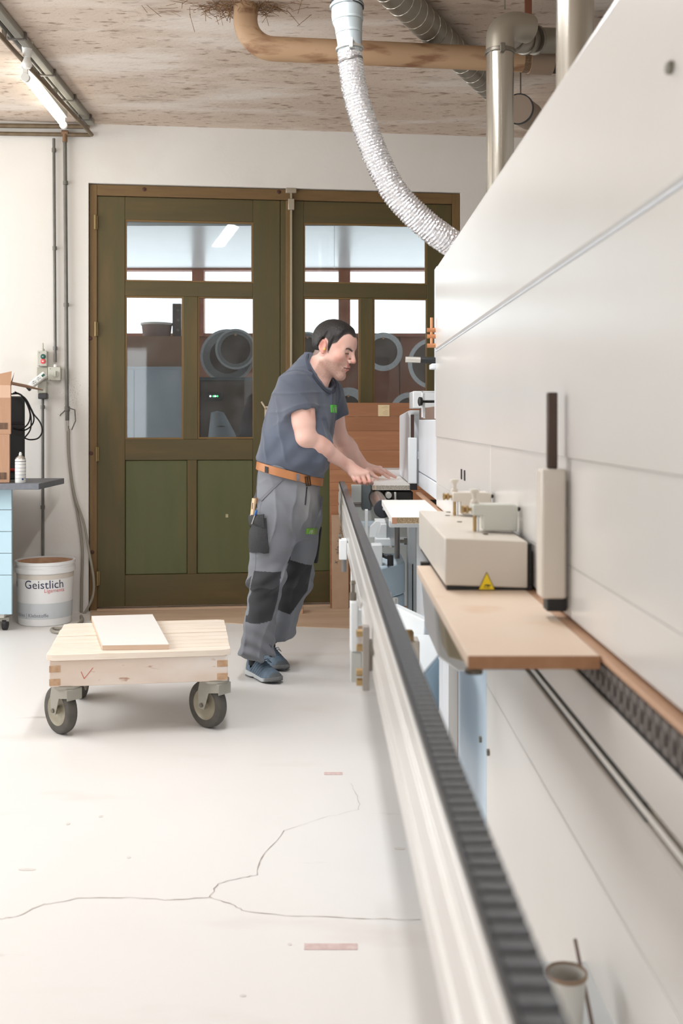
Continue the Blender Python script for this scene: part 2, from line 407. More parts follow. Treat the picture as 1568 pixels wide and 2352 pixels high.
# rod bolt on the second leaf
u, zr = wp(668, 440, LY0-.02)
obj('bolt_rod', B(u-.006, u+.008, LY0-.030, LY0-.012, .12, zr+.01), mat('grey_bolt_rod', (164, 154, 132), .45, .3), door2, FW, .002)
mb = MB(); mb.box(u-.035, u+.036, LY0-.036, LY0, zr-.012, zr+.022); mb.box(u-.02, u+.022, LY0-.038, LY0, zr-.125, zr-.05)
obj('bolt_keeper', mb, mat('zinc_keeper', (176, 166, 148), .4, .5), door2, FW, .004)
for (px, py) in ((219, 511), (220, 756), (222, 1043), (224, 1328)):
    u, z = wp(px, py, FY0)
    mb = MB().cyl((u, FY0-.009, z-.047), (u, FY0-.009, z+.047), .0095, 12); mb.box(u-.002, u+.014, FY0-.006, FY0+.012, z-.045, z+.045)
    obj('hinge', mb, M_BRASSY, door1, FW)
u, z = wp(521, 1185, LY0); mb = MB(); mb.box(u-.008, u-.001, LY0+.004, LY0+.014, z-.011, z+.011); mb.box(u+.001, u+.008, LY0+.004, LY0+.014, z-.011, z+.011)
obj('pull_plate', mb, mat('bone_plate', (190, 180, 140), .5), door1, FW)
u, z = wp(608, 940, LY0)
mb = MB().tube([(u-.025, LY0-.05, z+.05), (u, LY0-.045, z+.01), (u+.01, LY0, z)], .006, 8); mb.box(u-.002, u+.05, LY0-.012, LY0, z-.07, z+.02)
obj('door_handle', mb, mat('pale_wood_handle', (206, 190, 168), .5), door1, FW)

# ================================================================== lean-to beyond the doors
M_SOFF = mat('white_gloss_soffit', (232, 234, 236), .28)
M_REDW = mat('reddish_timber', (165, 105, 78), .6, col2=(142, 86, 62), scale=4, stretch=(1, 1, 4), contrast=.4)
M_REDP2 = mat('reddish_plywood', (158, 104, 76), .6, col2=(132, 82, 58), scale=3, stretch=(3, 3, .8), contrast=.4)
YE = 9.55
struct('ground', B(-4.5, 4.5, 7.42, 14, -.2, -.01), mat('outdoor_paving', (214, 212, 208), .8), 'grey paving outside the doors', 'ground')
so = thing('soffit', 'white boarded soffit outside the glazed doors', 'soffit', (0, 8.4, 2.63), kind='structure')
for i in range(4):
    a = -4.2+i*2.1
    obj('soffit_panel', B(a, a+2.097, 7.45, YE+.12, 2.635, 2.66), M_SOFF, so)
obj('roof_board', B(-4.3, 4.3, 7.40, YE+.15, 2.661, 2.70), M_SOFF, so)
obj('eaves_beam', B(-4.2, 4.2, YE-.03, YE+.09, 2.618, 2.634), M_REDW, so)
ps = thing('parapet_wall', 'reddish timber parapet seen through the door glass', 'parapet', (0, YE, 0), kind='structure')
zp = Z(766, YE)
obj('backing_board', B(-4.2, 4.2, YE+.05, YE+.07, 0, zp-.03), M_REDP2, ps)
for i in range(7):
    a = -4.2+i*1.2
    obj('panel', B(a, a+1.19, YE, YE+.05, 0, zp-.03), M_REDP2, ps)
obj('rail', B(-4.2, 4.2, YE-.03, YE+.08, zp-.03, zp), M_REDW, ps)
for k, px in enumerate((442, 777, 1105, 115)):
    obj('timber_post', B(X(px, YE), X(px+27, YE), YE-.04, YE+.07, zp-.03, 2.618), M_REDW, ps)
# coils of edge banding hung on the parapet
M_COIL = mat('grey_banding', (150, 150, 152), .45, col2=(128, 127, 128), scale=60, contrast=.5)
M_COILW = mat('white_banding', (205, 205, 206), .4, col2=(180, 180, 182), scale=60, contrast=.5)
M_COILD = mat('brown_core_board', (84, 70, 62), .7)
def coil(px, py, R_, r_, y, m, lab, core=True):
    c = Vector((X(px, y), y, Z(py, y)))
    t = thing('edge_banding_coil', lab, 'banding coil', c-Vector((0, 0, R_)), group='edge banding coils beyond the glass')
    mb = MB().lathe([(r_, -.012), (R_, -.012), (R_, .012), (r_, .012), (r_, -.012)], c, (0, -1, 0), 40)
    obj('banding', mb, m, t)
    mb = MB().lathe([(R_*.99, .0), (R_+.006, .0), (R_+.006, .0145), (R_*.93, .0145), (R_*.93, .012), (R_*.99, .0)], c, (0, -1, 0), 40)
    obj('rim', mb, M_COILW, t)
    if core: obj('core', MB().lathe([(r_, -.008), (r_, .004)], c, (0, -1, 0), 32), M_COILD, t)
    mb = MB().cyl(c+Vector((0, -.014, r_-.004)), (c.x, YE+.004, c.z+r_-.004), .01, 10)
    obj('peg', mb, mat('peg_wood', (190, 140, 100), .5), t)
coil(522, 818, .225, .15, 8.95, M_COIL, 'big grey banding coil behind the lower door pane above green lamps')
coil(541, 802, .165, .125, 8.80, M_COIL, 'smaller grey banding coil hung in front of a bigger one')
coil(880, 808, .165, .125, 9.3, M_COILW, 'pale banding coil hung level with the face of the worker')
coil(706, 800, .14, .10, 9.3, M_COIL, 'grey banding coil half hidden by the back of the head')
coil(995, 835, .22, .19, 9.25, M_COILW, 'large pale banding coil beside the machine hood')
coil(800, 935, .165, .10, 9.1, M_COILW, 'white banding coil showing as an arch over the leaning board')
coil(940, 945, .16, .12, 9.1, M_COILW, 'pale banding coil low beside the small control box')
# stored goods behind the first leaf
t = thing('storage_cabinet', 'pale blue grey cabinet stored outside behind the door glass', 'cabinet', (X(345, 8.3), 8.3, 0))
M_PBL = mat('pale_blue_sheet', (168, 176, 184), .5, col2=(150, 158, 168), scale=3, contrast=.4)
M_BRB = mat('brown_carton_wall', (150, 118, 98), .8, col2=(132, 100, 80), scale=4, contrast=.4)
xa, xb = X(262, 8.3), X(440, 8.3)
obj('carcass', B(xa, xb, 8.3, 8.8, 0, Z(842, 8.3)), M_PBL, t, bevel=.004)
obj('cabinet_door', B(xa+.01, X(308, 8.3), 8.285, 8.3, .1, Z(850, 8.3)), M_PBL, t, bevel=.003)
obj('cabinet_door', B(X(310, 8.3), xb-.01, 8.285, 8.3, .1, Z(850, 8.3)), M_PBL, t, bevel=.003)
zc = Z(842, 8.3)
t = thing('carton', 'wide brown carton on top of the pale stored cabinet', 'box', (X(350, 8.3), 8.35, zc))
obj('carton_body', B(xa, xb-.02, 8.34, 8.76, zc, Z(772, 8.34)), M_BRB, t, bevel=.003)
obj('tape', B(xa-.001, xb-.019, 8.5, 8.55, zc+.1, Z(772, 8.34)+.001), mat('parcel_tape', (170, 140, 110), .3), t)
zt3 = Z(772, 8.34)
t = thing('tub', 'brown round tub standing on the carton behind the glass', 'tub', (X(360, 8.5), 8.5, zt3))
obj('tub_body', MB().lathe([(.11, 0), (.122, .1), (.126, .105)], (X(360, 8.5), 8.5, zt3), n=28), mat('brown_tub', (128, 98, 84), .5), t)
obj('lid', MB().lathe([(.13, .1), (.13, .118), (.0, .118)], (X(360, 8.5), 8.5, zt3), n=28), mat('pale_lid', (196, 186, 178), .5), t)
t = thing('bracket', 'dark upright metal bracket beside the brown tub', 'bracket', (X(407, 8.5), 8.5, zt3))
obj('plate', B(X(397, 8.5), X(417, 8.5), 8.47, 8.53, zt3, Z(698, 8.5)), mat('dark_bracket', (92, 78, 72), .5), t, bevel=.003)
for k in range(3): obj('bolt_head', MB().lathe([(.012, 0), (.012, .006)], (X(410, 8.5), 8.47, zt3+.06+k*.08), (0, -1, 0), 10), M_STEEL, t)
t = thing('dark_bin', 'dark green bin under the banding coils behind the glass', 'bin', (X(520, 8.6), 8.6, 0))
obj('bin_body', B(X(462, 8.6), X(606, 8.6), 8.45, 8.75, 0, Z(872, 8.6)), mat('dark_teal', (52, 58, 60), .6, col2=(84, 66, 56), scale=4, contrast=.5), t, bevel=.02)
obj('bin_lip', B(X(460, 8.6), X(608, 8.6), 8.44, 8.76, Z(876, 8.6), Z(868, 8.6)), mat('teal_lip', (70, 78, 80), .5), t, bevel=.005)
M_LEDG = mat('green_lamp', (60, 235, 120), .4, emit=2.0); M_LEDW = mat('white_lamp', (235, 240, 240), .4, emit=2.5)
t = thing('power_unit', 'little unit with green and white lamps behind the glass', 'lamp unit', (X(494, 8.44), 8.43, Z(915, 8.44)))
obj('case', B(X(476, 8.42), X(510, 8.42), 8.40, 8.45, Z(919, 8.42), Z(902, 8.42)), M_BLACK, t, bevel=.003)
for px, m_ in ((483, M_LEDW), (490, M_LEDG), (494, M_LEDW), (499, M_LEDG)):
    obj('indicator_lamp', MB().sphere((X(px, 8.4), 8.4, Z(910, 8.4)), .008, 10, 6), m_, t)
t = thing('sack', 'pale grey sack slumped before the dark bin outside', 'sack', (X(515, 8.2), 8.2, 0))
mb = MB().lathe([(.10, 0), (.16, .1), (.17, .5), (.13, .9), (.10, 1.0), (.05, 1.13), (.0, 1.14)], (X(505, 8.2), 8.2, 0), n=20)
for v in mb.v: v.y = 8.2+(v.y-8.2)*.7; v.x += .03*math.sin(v.z*9); v.z *= 1.16
obj('sack_body', mb, mat('grey_sack', (138, 144, 150), .7, col2=(112, 116, 122), scale=9, contrast=.5), t)
obj('tie', MB().lathe([(.055, 1.19), (.066, 1.20), (.055, 1.21)], (X(505, 8.2)+.01, 8.2, 0), n=16), M_BLACK, t)
# ================================================================== edge banding machine
M_HOOD = mat('grey_white_powder_coat', (218, 216, 213), .24, col2=(212, 209, 205), scale=1.6, stretch=(1, .8, .5), contrast=.3, bump=.03, bscale=500)
M_HOODW = mat('white_powder_coat', (228, 232, 236), .35, col2=(216, 220, 226), scale=2.5, stretch=(1, 2.5, .4), contrast=.3)
M_BASE = mat('grey_white_base', (220, 217, 213), .4, col2=(212, 208, 203), scale=1.2, contrast=.3)
M_BLUE = mat('pale_blue_casting', (194, 210, 220), .5, col2=(184, 202, 213), scale=4, contrast=.4)
M_PALE = mat('pale_grey_blue_paint', (192, 206, 218), .45, col2=(182, 198, 211), scale=4, contrast=.4)
M_CAST = mat('white_casting', (236, 240, 242), .45, col2=(226, 231, 234), scale=5, contrast=.4)
M_BEIGE = mat('beige_grey_casting', (222, 215, 205), .34, col2=(214, 206, 195), scale=5, contrast=.4)
M_CHROME = mat('bright_aluminium', (230, 228, 225), .28, .35, col2=(220, 217, 213), scale=5, stretch=(1, .2, 6), contrast=.4)
M_ALU = mat('satin_aluminium', (205, 203, 198), .35, .75)
M_GREY = mat('grey_shaft', (128, 124, 122), .35, .5)
M_RUB = mat('black_ribbed_rubber', (66, 69, 73), .27, col2=(82, 86, 91), scale=60, contrast=.5)
M_DRK = mat('dark_recess', (40, 37, 34), .7)
M_BRONZE = mat('brown_anodised', (84, 62, 50), .4, .3, col2=(64, 48, 40), scale=9, stretch=(1, 1, .3), contrast=.5)
M_BRASS = mat('brass_screw', (176, 150, 108), .35, .7)
M_BSTR = mat('brown_brush_strip', (136, 112, 98), .7, col2=(112, 90, 78), scale=80, stretch=(1, 1, .05), contrast=.5)
TZ = .908
HX, HE = .40, 4.14
m = thing('edge_banding_machine', 'long white grey edge banding machine with noise hood along the wall', 'machine', (.8, 2.6, 0))
obj('hood_top', MB().prism([(HX, 1.528), (1.25, 1.528), (1.25, 1.862), (HX+.012, 1.862), (HX, 1.85)], .3, HE, 'xz'), M_HOOD, m, bevel=.006)
obj('hood_core', B(HX+.02, 1.24, .32, HE-.02, .93, 1.55), M_HOOD, m)
for a, b in ((.3, HE),):
    obj('hood_middle', B(HX, 1.22, a, b-.002, 1.1852, 1.519), M_HOOD, m, bevel=.002)
for a, b in ((.3, 1.785), (1.793, 2.70), (2.702, HE-.004)):
    obj('hood_lower', B(HX+.003, 1.2, a, b, 1.0008, 1.1848), M_HOOD, m, bevel=.0015)
    obj('hood_skirt', B(HX+.003, 1.2, a, b, .912, 1.0004), M_HOOD, m, bevel=.0015)
obj('hood_lip', B(HX-.0015, HX+.02, .3, HE, 1.5195, 1.5245), M_HOODW, m, bevel=.002)
lk = obj('hood_lock', MB().lathe([(.008, 0), (.008, .006), (.005, .008)], (HX, 1.239, 1.668), (-1, 0, 0), 16), mat('grey_lock', (128, 124, 112), .5), m)
for yy in (3.22, 3.30): obj('slot', B(HX+.0005, HX+.004, yy, yy+.022, 1.063, 1.095), M_BLACK, m)
obj('slot_gap', B(HX+.004, HX+.016, 1.785, 1.793, .93, 1.18), mat('grey_gap', (120, 114, 108), .6), m)
# second section beyond the hood
S2 = 5.05
obj('rear_cover', B(HX+.006, 1.2, HE+.002, S2, 1.003, 1.252), M_HOODW, m, bevel=.004)
obj('rear_skirt', B(HX+.006, 1.2, HE+.002, S2, .93, .999), M_HOODW, m, bevel=.004)
obj('brush_strip', B(HX+.008, 1.15, HE+.002, S2-.02, 1.252, 1.306), M_BSTR, m, bevel=.003)
obj('end_cover', MB().prism([(5.12, .93), (6.0, .93), (6.0, 1.28), (5.3, 1.30), (5.16, 1.27)], .372, 1.1, 'yz'), M_HOODW, m, bevel=.01)
hb = MB().cyl((.285, 4.2, 1.494), (.345, 4.2, 1.492), .012, 14)
obj('handle_bar', hb, M_ALU, m)
obj('handle_sleeve', MB().cyl((.345, 4.2, 1.492), (.43, 4.2, 1.488), .0135, 14), M_BLACK, m)
mb = MB().box(.385, .42, 4.15, 4.25, 1.455, 1.475); obj('handle_bracket', mb, M_CAST, m, bevel=.003)
obj('end_plate', B(.405, 1.2, HE, HE+.10, 1.256, 1.86), M_HOODW, m)
mb = MB().cyl((.388, 4.18, 1.54), (.388, 4.18, 1.66), .006, 10)
for z in (1.548, 1.585, 1.61): mb.cyl((.37, 4.18, z), (.408, 4.18, z), .009, 10)
obj('air_fitting', mb, mat('copper_fitting', (190, 130, 90), .3, .7), m)
# pressure beam columns with their black guide rods
for y0 in (1.79, 5.04):
    c = obj('pressure_column', B(.355, .398, y0, y0+.05, .943, 1.166), M_BEIGE if y0 < 3 else M_CAST, m, bevel=.005)
    obj('guide_rod', B(.3685, .385, y0+.012, y0+.03, 1.166, 1.298 if y0 < 3 else 1.277), M_BRONZE, c, bevel=.002)
    obj('shoe', B(.366, .400, y0+.01, y0+.045, TZ+.012 if y0 < 3 else TZ+.004, .9425), M_BLACK, c, bevel=.002)
    obj('catch', B(.398, .412, y0+.015, y0+.045, 1.06, 1.10), M_BEIGE if y0 < 3 else M_CAST, c, bevel=.004)
# table edge and base
obj('table_edge', B(.388, .412, .3, 5.0, .898, .9065), mat('brown_table_edge', (186, 146, 116), .5), m, bevel=.002)
obj('chain_channel', B(.42, 1.2, .3, 4.6, .83, .90), M_DRK, m)
lk0 = None
for i in range(60):
    y = .62+i*.032
    if lk0 is None:
        mb = MB().box(.392, .419, y, y+.026, .850, .892); mb.box(.389, .392, y+.007, y+.019, .862, .880)
        lk0 = obj('chain_link', mb, mat('grey_chain_pad', (128, 118, 112), .5, col2=(96, 88, 84), scale=90, contrast=.5), m, bevel=.003)
    else:
        o = lk0.copy(); C.objects.link(o); o.parent = m; o.location = (0, i*.032, 0); WM[o.name] = WM[m.name]
FX, FE = .388, 2.67
def face(name, y0, y1, z0, z1, mt, bev=.004): return obj(name, B(FX, 1.15, y0, y1, z0, z1), mt, m, bevel=bev)
face('base_front', .3, FE, .16, .5745, M_BASE); face('base_front', .3, FE, .5752, .742, M_BASE); face('base_front', .3, FE, .772, .846, M_BASE)
obj('groove_back', B(FX+.012, 1.1, .3, FE-.01, .740, .774), mat('pale_groove', (196, 190, 168), .5), m)
obj('groove_rail', B(FX+.002, FX+.012, .3, FE-.01, .752, .762), M_ALU, m)
obj('groove_cord', B(FX+.004, FX+.010, 1.32, FE-.02, .7635, .7705), M_DRK, m)
obj('groove_cord', B(FX+.004, FX+.010, 1.32, FE-.02, .7435, .7505), M_DRK, m)
obj('plinth', B(FX+.05, 1.1, .3, 5.0, 0, .16), M_DRK, m)
face('base_panel', FE+.004, 3.28, .16, .70, M_PALE); face('base_panel', FE+.004, 3.28, .702, .846, M_PALE)
for (px, py, d) in ((1105, 1698, 2.76), (1122, 1728, 2.62)):
    obj('bolt_head', MB().lathe([(.009, 0), (.009, .006)], (FX, d, Z(py, d)), (-1, 0, 0), 8), M_STEEL, m)
face('base_seal', 3.284, 3.30, .16, .846, mat('brown_seal', (132, 112, 98), .5)); face('base_post', 3.303, 3.56, .16, .846, mat('grey_post', (150, 148, 146), .5)); face('base_post', 3.564, 3.72, .16, .846, M_HOODW)
face('base_panel', 3.724, 5.0, .16, .846, M_HOODW)
obj('table_bed', B(.39, 1.15, .3, 5.0, .847, .8485), M_DRK, m)
# column, yoke and roller that carry the work pieces near the worker
obj('support_column', B(.300, .336, 4.28, 4.34, .16, .86), M_CAST, m, bevel=.004)
obj('column_slot', B(.318, .322, 4.276, 4.2805, .16, .66), M_DRK, m)
obj('support_arm', B(.165, .30, 4.28, 4.34, .735, .765), M_CAST, m, bevel=.004)
mb = MB().prism([(.145, .755), (.27, .755), (.24, .826), (.175, .826), (.15, .80)], 4.40, 4.44, 'xz'); obj('yoke', mb, M_CAST, m, bevel=.003)
mb = MB().prism([(.17, .755), (.215, .755), (.215, .822), (.19, .822)], 4.30, 4.40, 'xz'); obj('yoke_rib', mb, M_CAST, m, bevel=.003)
for x in (.19, .235): obj('bolt_head', MB().lathe([(.011, -.008), (.011, 0)], (x, 4.30, .735), (0, 0, 1), 8), M_ALU, m)
rl = obj('feed_roller', MB().cyl((.208, 4.50, .868), (.208, 5.9, .868), .036, 28), mat('brown_glossy_roller', (140, 108, 90), .25, col2=(100, 84, 76), scale=6, stretch=(1, .3, 6), contrast=.5), m)
obj('roller_end', MB().lathe([(.0395, 0), (.0395, .008), (.037, .010), (0, .010)], (.208, 4.505, .868), (0, -1, 0), 32), mat('dark_roller_end', (52, 56, 62), .6), rl)
obj('axle', MB().lathe([(.006, 0), (.006, .022), (0, .022)], (.212, 4.50, .868), (0, -1, 0), 12), M_CAST, rl)
obj('roller_bracket', B(.17, .25, 4.44, 4.47, .75, .83), M_CAST, m, bevel=.003)
obj('bed_plate', B(.09, .39, 5.62, 5.66, .25, .902), mat('pale_grey_plate', (204, 210, 208), .5), m, bevel=.003)
obj('bed_plate', B(.28, .42, 5.95, 6.25, .90, .965), mat('ruled_end_plate', (214, 208, 206), .5), m, bevel=.003)
obj('bed_leg', B(.20, .25, 5.66, 5.72, 0, .88), M_CAST, m)
mo = obj('feed_motor', B(.135, .185, 5.2, 5.3, .80, .93), mat('grey_motor', (132, 142, 146), .4, col2=(110, 120, 124), scale=5, contrast=.4), m, bevel=.008)
obj('motor_wheel', MB().lathe([(.045, 0), (.045, .05), (.03, .055), (.028, .03), (0, .03)], (.215, 5.21, .868), (0, -1, 0), 24), M_BLACK, mo)
obj('cross_shaft', MB().cyl((.07, 5.25, .825), (.24, 5.25, .825), .012, 14), M_GREY, m)
mb = MB().box(.25, .385, 5.13, 5.4, .80, .898)
obj('glue_unit', mb, M_DRK, m, bevel=.004)
mb = MB().box(.245, .31, 5.08, 5.13, .79, .86); mb.cyl((.262, 5.06, .885), (.262, 5.13, .885), .016, 14); mb.box(.29, .30, 5.07, 5.1, .80, .90)
obj('glue_head', mb, M_ALU, m, bevel=.002)
obj('side_post', B(.134, .148, 4.6, 4.64, .70, .855), M_CAST, m, bevel=.002)
obj('rear_tie', B(.10, .36, 5.0, 5.04, .74, .765), M_BLUE, m, bevel=.003)
obj('vertical_shaft', MB().cyl((.2515, 4.2, .69), (.2515, 4.2, .90), .0105, 16), M_GREY, m)
obj('shaft_clamp', MB().cyl((.262, 4.18, .665+.1), (.285, 4.18, .765), .007, 8).cyl((.284, 4.18, .752), (.284, 4.18, .778), .006, 8), M_STEEL, m)
mb = MB().prism([(.165, 3.92), (.262, 4.08), (.278, 4.12), (.278, 4.36), (.165, 4.36)], .568, .695, 'xy'); obj('gear_housing', mb, M_BLUE, m, bevel=.008)
mb = MB().prism([(.172, 3.94), (.262, 4.085), (.276, 4.12), (.276, 4.35), (.172, 4.35)], .32, .565, 'xy'); obj('gear_housing', mb, M_BLUE, m, bevel=.006)
obj('pivot_block', B(.140, .182, 3.98, 4.05, .60, .775), M_CAST, m, bevel=.004)
lv = MB().tube([(.18, 4.0, .735), (.197, 3.99, .728), (.215, 3.985, .727)], [.008, .008, .011], 12); lv.cyl((.213, 3.985, .735), (.213, 3.985, .695), .012, 12)
obj('clamp_lever', lv, M_BLACK, m)
# slanted rail support arms between base and roller rail
mb = MB(); mb.beam((.12, 3.85, .58), (.296, 3.30, .58), .03, .078); obj('rail_arm', mb, M_CAST, m, bevel=.004)
obj('rail_arm_foot', B(.285, .388, 3.305, 3.42, .545, .615), M_BLUE, m, bevel=.004); obj('rail_arm_base', B(.285, .388, 3.31, 3.42, .535, .544), M_DRK, m)
mb = MB().cyl((.185, 3.66, .615), (.185, 3.66, .645), .016, 12).cyl((.205, 3.60, .615), (.205, 3.60, .638), .014, 12); obj('arm_bolt', mb, M_ALU, m)
mb = MB(); mb.box(.186, .212, 2.6, 2.66, .60, .70); obj('adjuster_block', mb, M_BEIGE, m, bevel=.004)
obj('adjuster_screw', MB().lathe([(.012, 0), (.012, .02), (.008, .026)], (.186, 2.61, .70), (0, 0, 1), 10), M_BRASS, m)
mb = MB().prism([(.226, 2.95), (.238, 2.80), (.302, 3.02), (.302, 3.28), (.226, 3.28)], .27, .566, 'xy'); obj('motor_housing', mb, M_BLUE, m, bevel=.01)
obj('housing_lid', MB().prism([(.225, 2.95), (.238, 2.797), (.304, 3.02), (.304, 3.28), (.225, 3.28)], .567, .577, 'xy'), M_CAST, m, bevel=.003)
mb = MB().prism([(.205, .886), (.215, .80), (.25, .79), (.388, .79), (.388, .886)], 1.98, 2.10, 'xz'); obj('table_bracket', mb, mat('olive_grey_bracket', (168, 160, 138), .5), m, bevel=.004)
mb = MB().prism([(.2, .886), (.21, .77), (.25, .74), (.388, .74), (.388, .886)], 2.12, 2.42, 'xz'); obj('table_bracket', mb, M_HOODW, m, bevel=.004)
obj('leveling_screw', MB().lathe([(.014, 0), (.014, .006), (.006, .012), (.006, .03)], (.216, 1.62, .858), (0, 0, 1), 14), M_STEEL, m)
obj('board_support', B(.20, .388, 3.8, 3.86, .86, .884), M_CAST, m)
obj('board_support', B(.214, .388, 1.60, 1.64, .870, .887), M_CAST, m)
obj('stop_pocket', B(.205, .225, 2.475, 2.50, .888, .912), M_DRK, m); obj('stop_tab', B(.228, .25, 2.475, 2.50, .888, .915), mat('brown_tab', (150, 112, 82), .5), m)
# yellow warning box and clamps over the table
bx = obj('trimming_cover', MB().prism([(.222, .918), (.388, .912), (.388, 1.006), (.222, 1.013)], 2.10, 2.75, 'xz'), M_BEIGE, m, bevel=.003)
obj('cover_gap_shade', B(.226, .398, 2.106, 2.74, .9085, .917), M_BLACK, bx)  # black strip stands in for the shade in the gap under the cover
obj('cover_side', B(.3885, .398, 2.11, 2.74, .912, 1.0), M_DRK, bx)
tx, tz, ty = (1117-VX)*2.1/FPX, Z(1355, 2.1), 2.099
def tri(cx, z0, w_, h_, y0, y1): return MB().prism([(cx-w_/2, z0), (cx+w_/2, z0), (cx, z0+h_)], y0, y1, 'xz')
wb = obj('warning_label', tri(tx, tz, .034, .037, ty-.0012, ty-.0003), mat('label_black_edge', (120, 100, 20), .5), bx)
obj('label_yellow', tri(tx, tz+.0016, .030, .0325, ty-.0017, ty-.0011), mat('warning_yellow', (246, 214, 30), .5), wb)
hb_ = MB()
hb_.add([(tx+a, ty-.0020, tz+b) for a, b in ((-.005, .010), (.000, .0115), (.009, .0105), (.007, .0085), (.004, .0080), (.003, .0060), (.0005, .0085), (-.005, .0085))], [tuple(range(8))])
hb_.add([(tx+a, ty-.0020, tz+b) for a, b in ((-.006, .0055), (.006, .0035), (.006, .0045), (-.006, .0068))], [(0, 1, 2, 3)])
obj('label_pictogram', hb_, M_BLACK, wb)
for k, (yb, sgn) in enumerate(((2.24, 1), (2.62, 1))):
    zt_ = 1.009
    cl = obj('clamp_block', MB().prism([(.319, zt_+.004), (.392, zt_+.002), (.394, zt_+.056), (.384, zt_+.060), (.296, zt_+.060), (.296, zt_+.036), (.319, zt_+.036)], yb, yb+.055, 'xz'),
             mat('green_grey_clamp', (204, 205, 196), .4) if k == 0 else M_BEIGE, m, bevel=.003)
    obj('clamp_pin', MB().cyl((.303, yb+.02, zt_-.002), (.303, yb+.02, zt_+.036), .0042, 10), M_BRASS, cl)
    obj('clamp_pin', MB().cyl((.312, yb+.03, zt_-.002), (.312, yb+.03, zt_+.036), .0022, 8), M_CAST, cl)
    kn = MB().lathe([(.009, 0), (.009, .006), (.005, .010), (.006, .02), (.011, .026), (.011, .031), (.005, .032)], (.304, yb+.028, zt_+.060), (0, 0, 1), 14)
    obj('clamp_knob', kn, M_BEIGE, cl)
    kn = MB().lathe([(.004, 0), (.004, .006), (.009, .009), (.009, .013), (.0055, .015), (.009, .019), (.009, .023)], (.297, yb+.02, zt_+.048), (-1, 0, 0), 14)
    obj('clamp_screw', kn, M_BRASS, cl)
    obj('corner_stop', MB().sphere((.395, yb+.005, zt_+.050), .005, 8, 6), M_DRK, cl)
for (x, y) in ((.294, 2.46), (.283, 2.62), (.318, 2.20), (.296, 2.72)): obj('cap_screw', MB().lathe([(.006, 0), (.006, .002)], (x, y, 1.0098), (0, 0, 1), 10), M_STEEL, bx)
# control box, bracket and knob on the far section
cb = obj('control_box', B(.372, .55, 4.96, 5.2, 1.3065, 1.388), M_CAST, m, bevel=.004)
mb = MB(); mb.box(.392, .400, 4.70, 4.72, 1.262, 1.380); mb.box(.392, .46, 4.70, 4.72, 1.375, 1.381); mb.box(.40, .408, 4.705, 4.715, 1.258, 1.37)
obj('guard_bracket', mb, M_CAST, m, bevel=.001)
mb = MB().lathe([(.004, -.02), (.006, 0), (.008, .004), (.019, .006), (.021, .018), (.012, .022)], (.398, 4.70, 1.334), (-1, -.2, 0), 14)
obj('star_knob', mb, M_BLACK, m)
obj('guard_rod', MB().cyl((.40, 4.71, 1.334), (.52, 4.71, 1.334), .006, 10), M_BLACK, m)
# black control lead at the hood end base and lower ledge that carries the cup
obj('ledge', B(.285, .40, 1.28, 1.62, .40, .412), M_CAST, m, bevel=.003)

# ================================================================== work pieces
M_MDF = mat('tan_mdf', (214, 190, 168), .5, col2=(224, 204, 185), scale=3, contrast=.4)
overlay(M_MDF, (205, 160, 110), 5, .60, .74, fac=.6, seed=3)
M_MDFE = mat('mdf_edge', (186, 140, 104), .6, col2=(172, 126, 92), scale=50, contrast=.5)
M_MELA = mat('white_melamine', (246, 243, 238), .35)
M_CHIP = mat('chipboard_core', (222, 208, 182), .8, col2=(150, 126, 92), scale=190, contrast=.6, bump=.2)
M_CHIPG = mat('pale_chipboard_core', (228, 222, 212), .8, col2=(160, 152, 138), scale=170, contrast=.6, bump=.2)
M_EDGEB = mat('brown_edge_band', (190, 142, 114), .5)
t = thing('mdf_board', 'tan board with brown front edge on the machine table under the warning box', 'board', (.29, 2.0, .887))
obj('panel', B(.194, .386, 1.52, 2.46, .8875, TZ-.0005), M_MDF, t, bevel=.001)
obj('front_edge', B(.194, .386, 1.5185, 1.5199, .8880, TZ-.0010), M_MDFE, t)
def chipboard(lab, x0, x1, y0, y1, zb_, zt_, core, edge):
    t = thing('chipboard_panel', lab, 'board', ((x0+x1)/2, (y0+y1)/2, zb_))
    obj('core', B(x0+.002, x1, y0, y1, zb_+.0012, zt_-.0012), core, t)
    obj('top_face', B(x0, x1, y0, y1, zt_-.0011, zt_), M_MELA, t)
    obj('bottom_face', B(x0, x1, y0, y1, zb_, zb_+.0011), M_MELA, t)
    obj('edge_band', B(x0, x0+.0018, y0, y1, zb_+.0012, zt_-.0012), M_MELA, t)
    obj('corner_band', B(x0, x0+.018, y0-.0012, y0-.0002, zb_, zt_-.001), edge, t)
    return t
chipboard('white coated chipboard piece beside the dark roller end, brown corner', .202, .387, 3.68, 4.48, .885, TZ, M_CHIP, M_EDGEB)
chipboard('white coated chipboard piece held down by both hands of the worker', .186, .372, 5.12, 5.92, .9075, .931, M_CHIPG, mat('pale_edge_band', (226, 208, 184), .5))

# ================================================================== roller rail in front of the machine
RA = math.atan(.0148)
ROT = Matrix.Translation((0, 0, 0))
def railx(y): return .1057-.0148*(y-.59)
y0r, y1r = .50, 5.87
rail = thing('roller_rail', 'long aluminium outfeed rail topped with black ribbed rollers', 'roller rail', (railx(3.0), 3.0, .715))
RM = Matrix.Translation((railx(y0r), y0r, 0)) @ Matrix.Rotation(RA, 4, 'Z')
LR = y1r-y0r
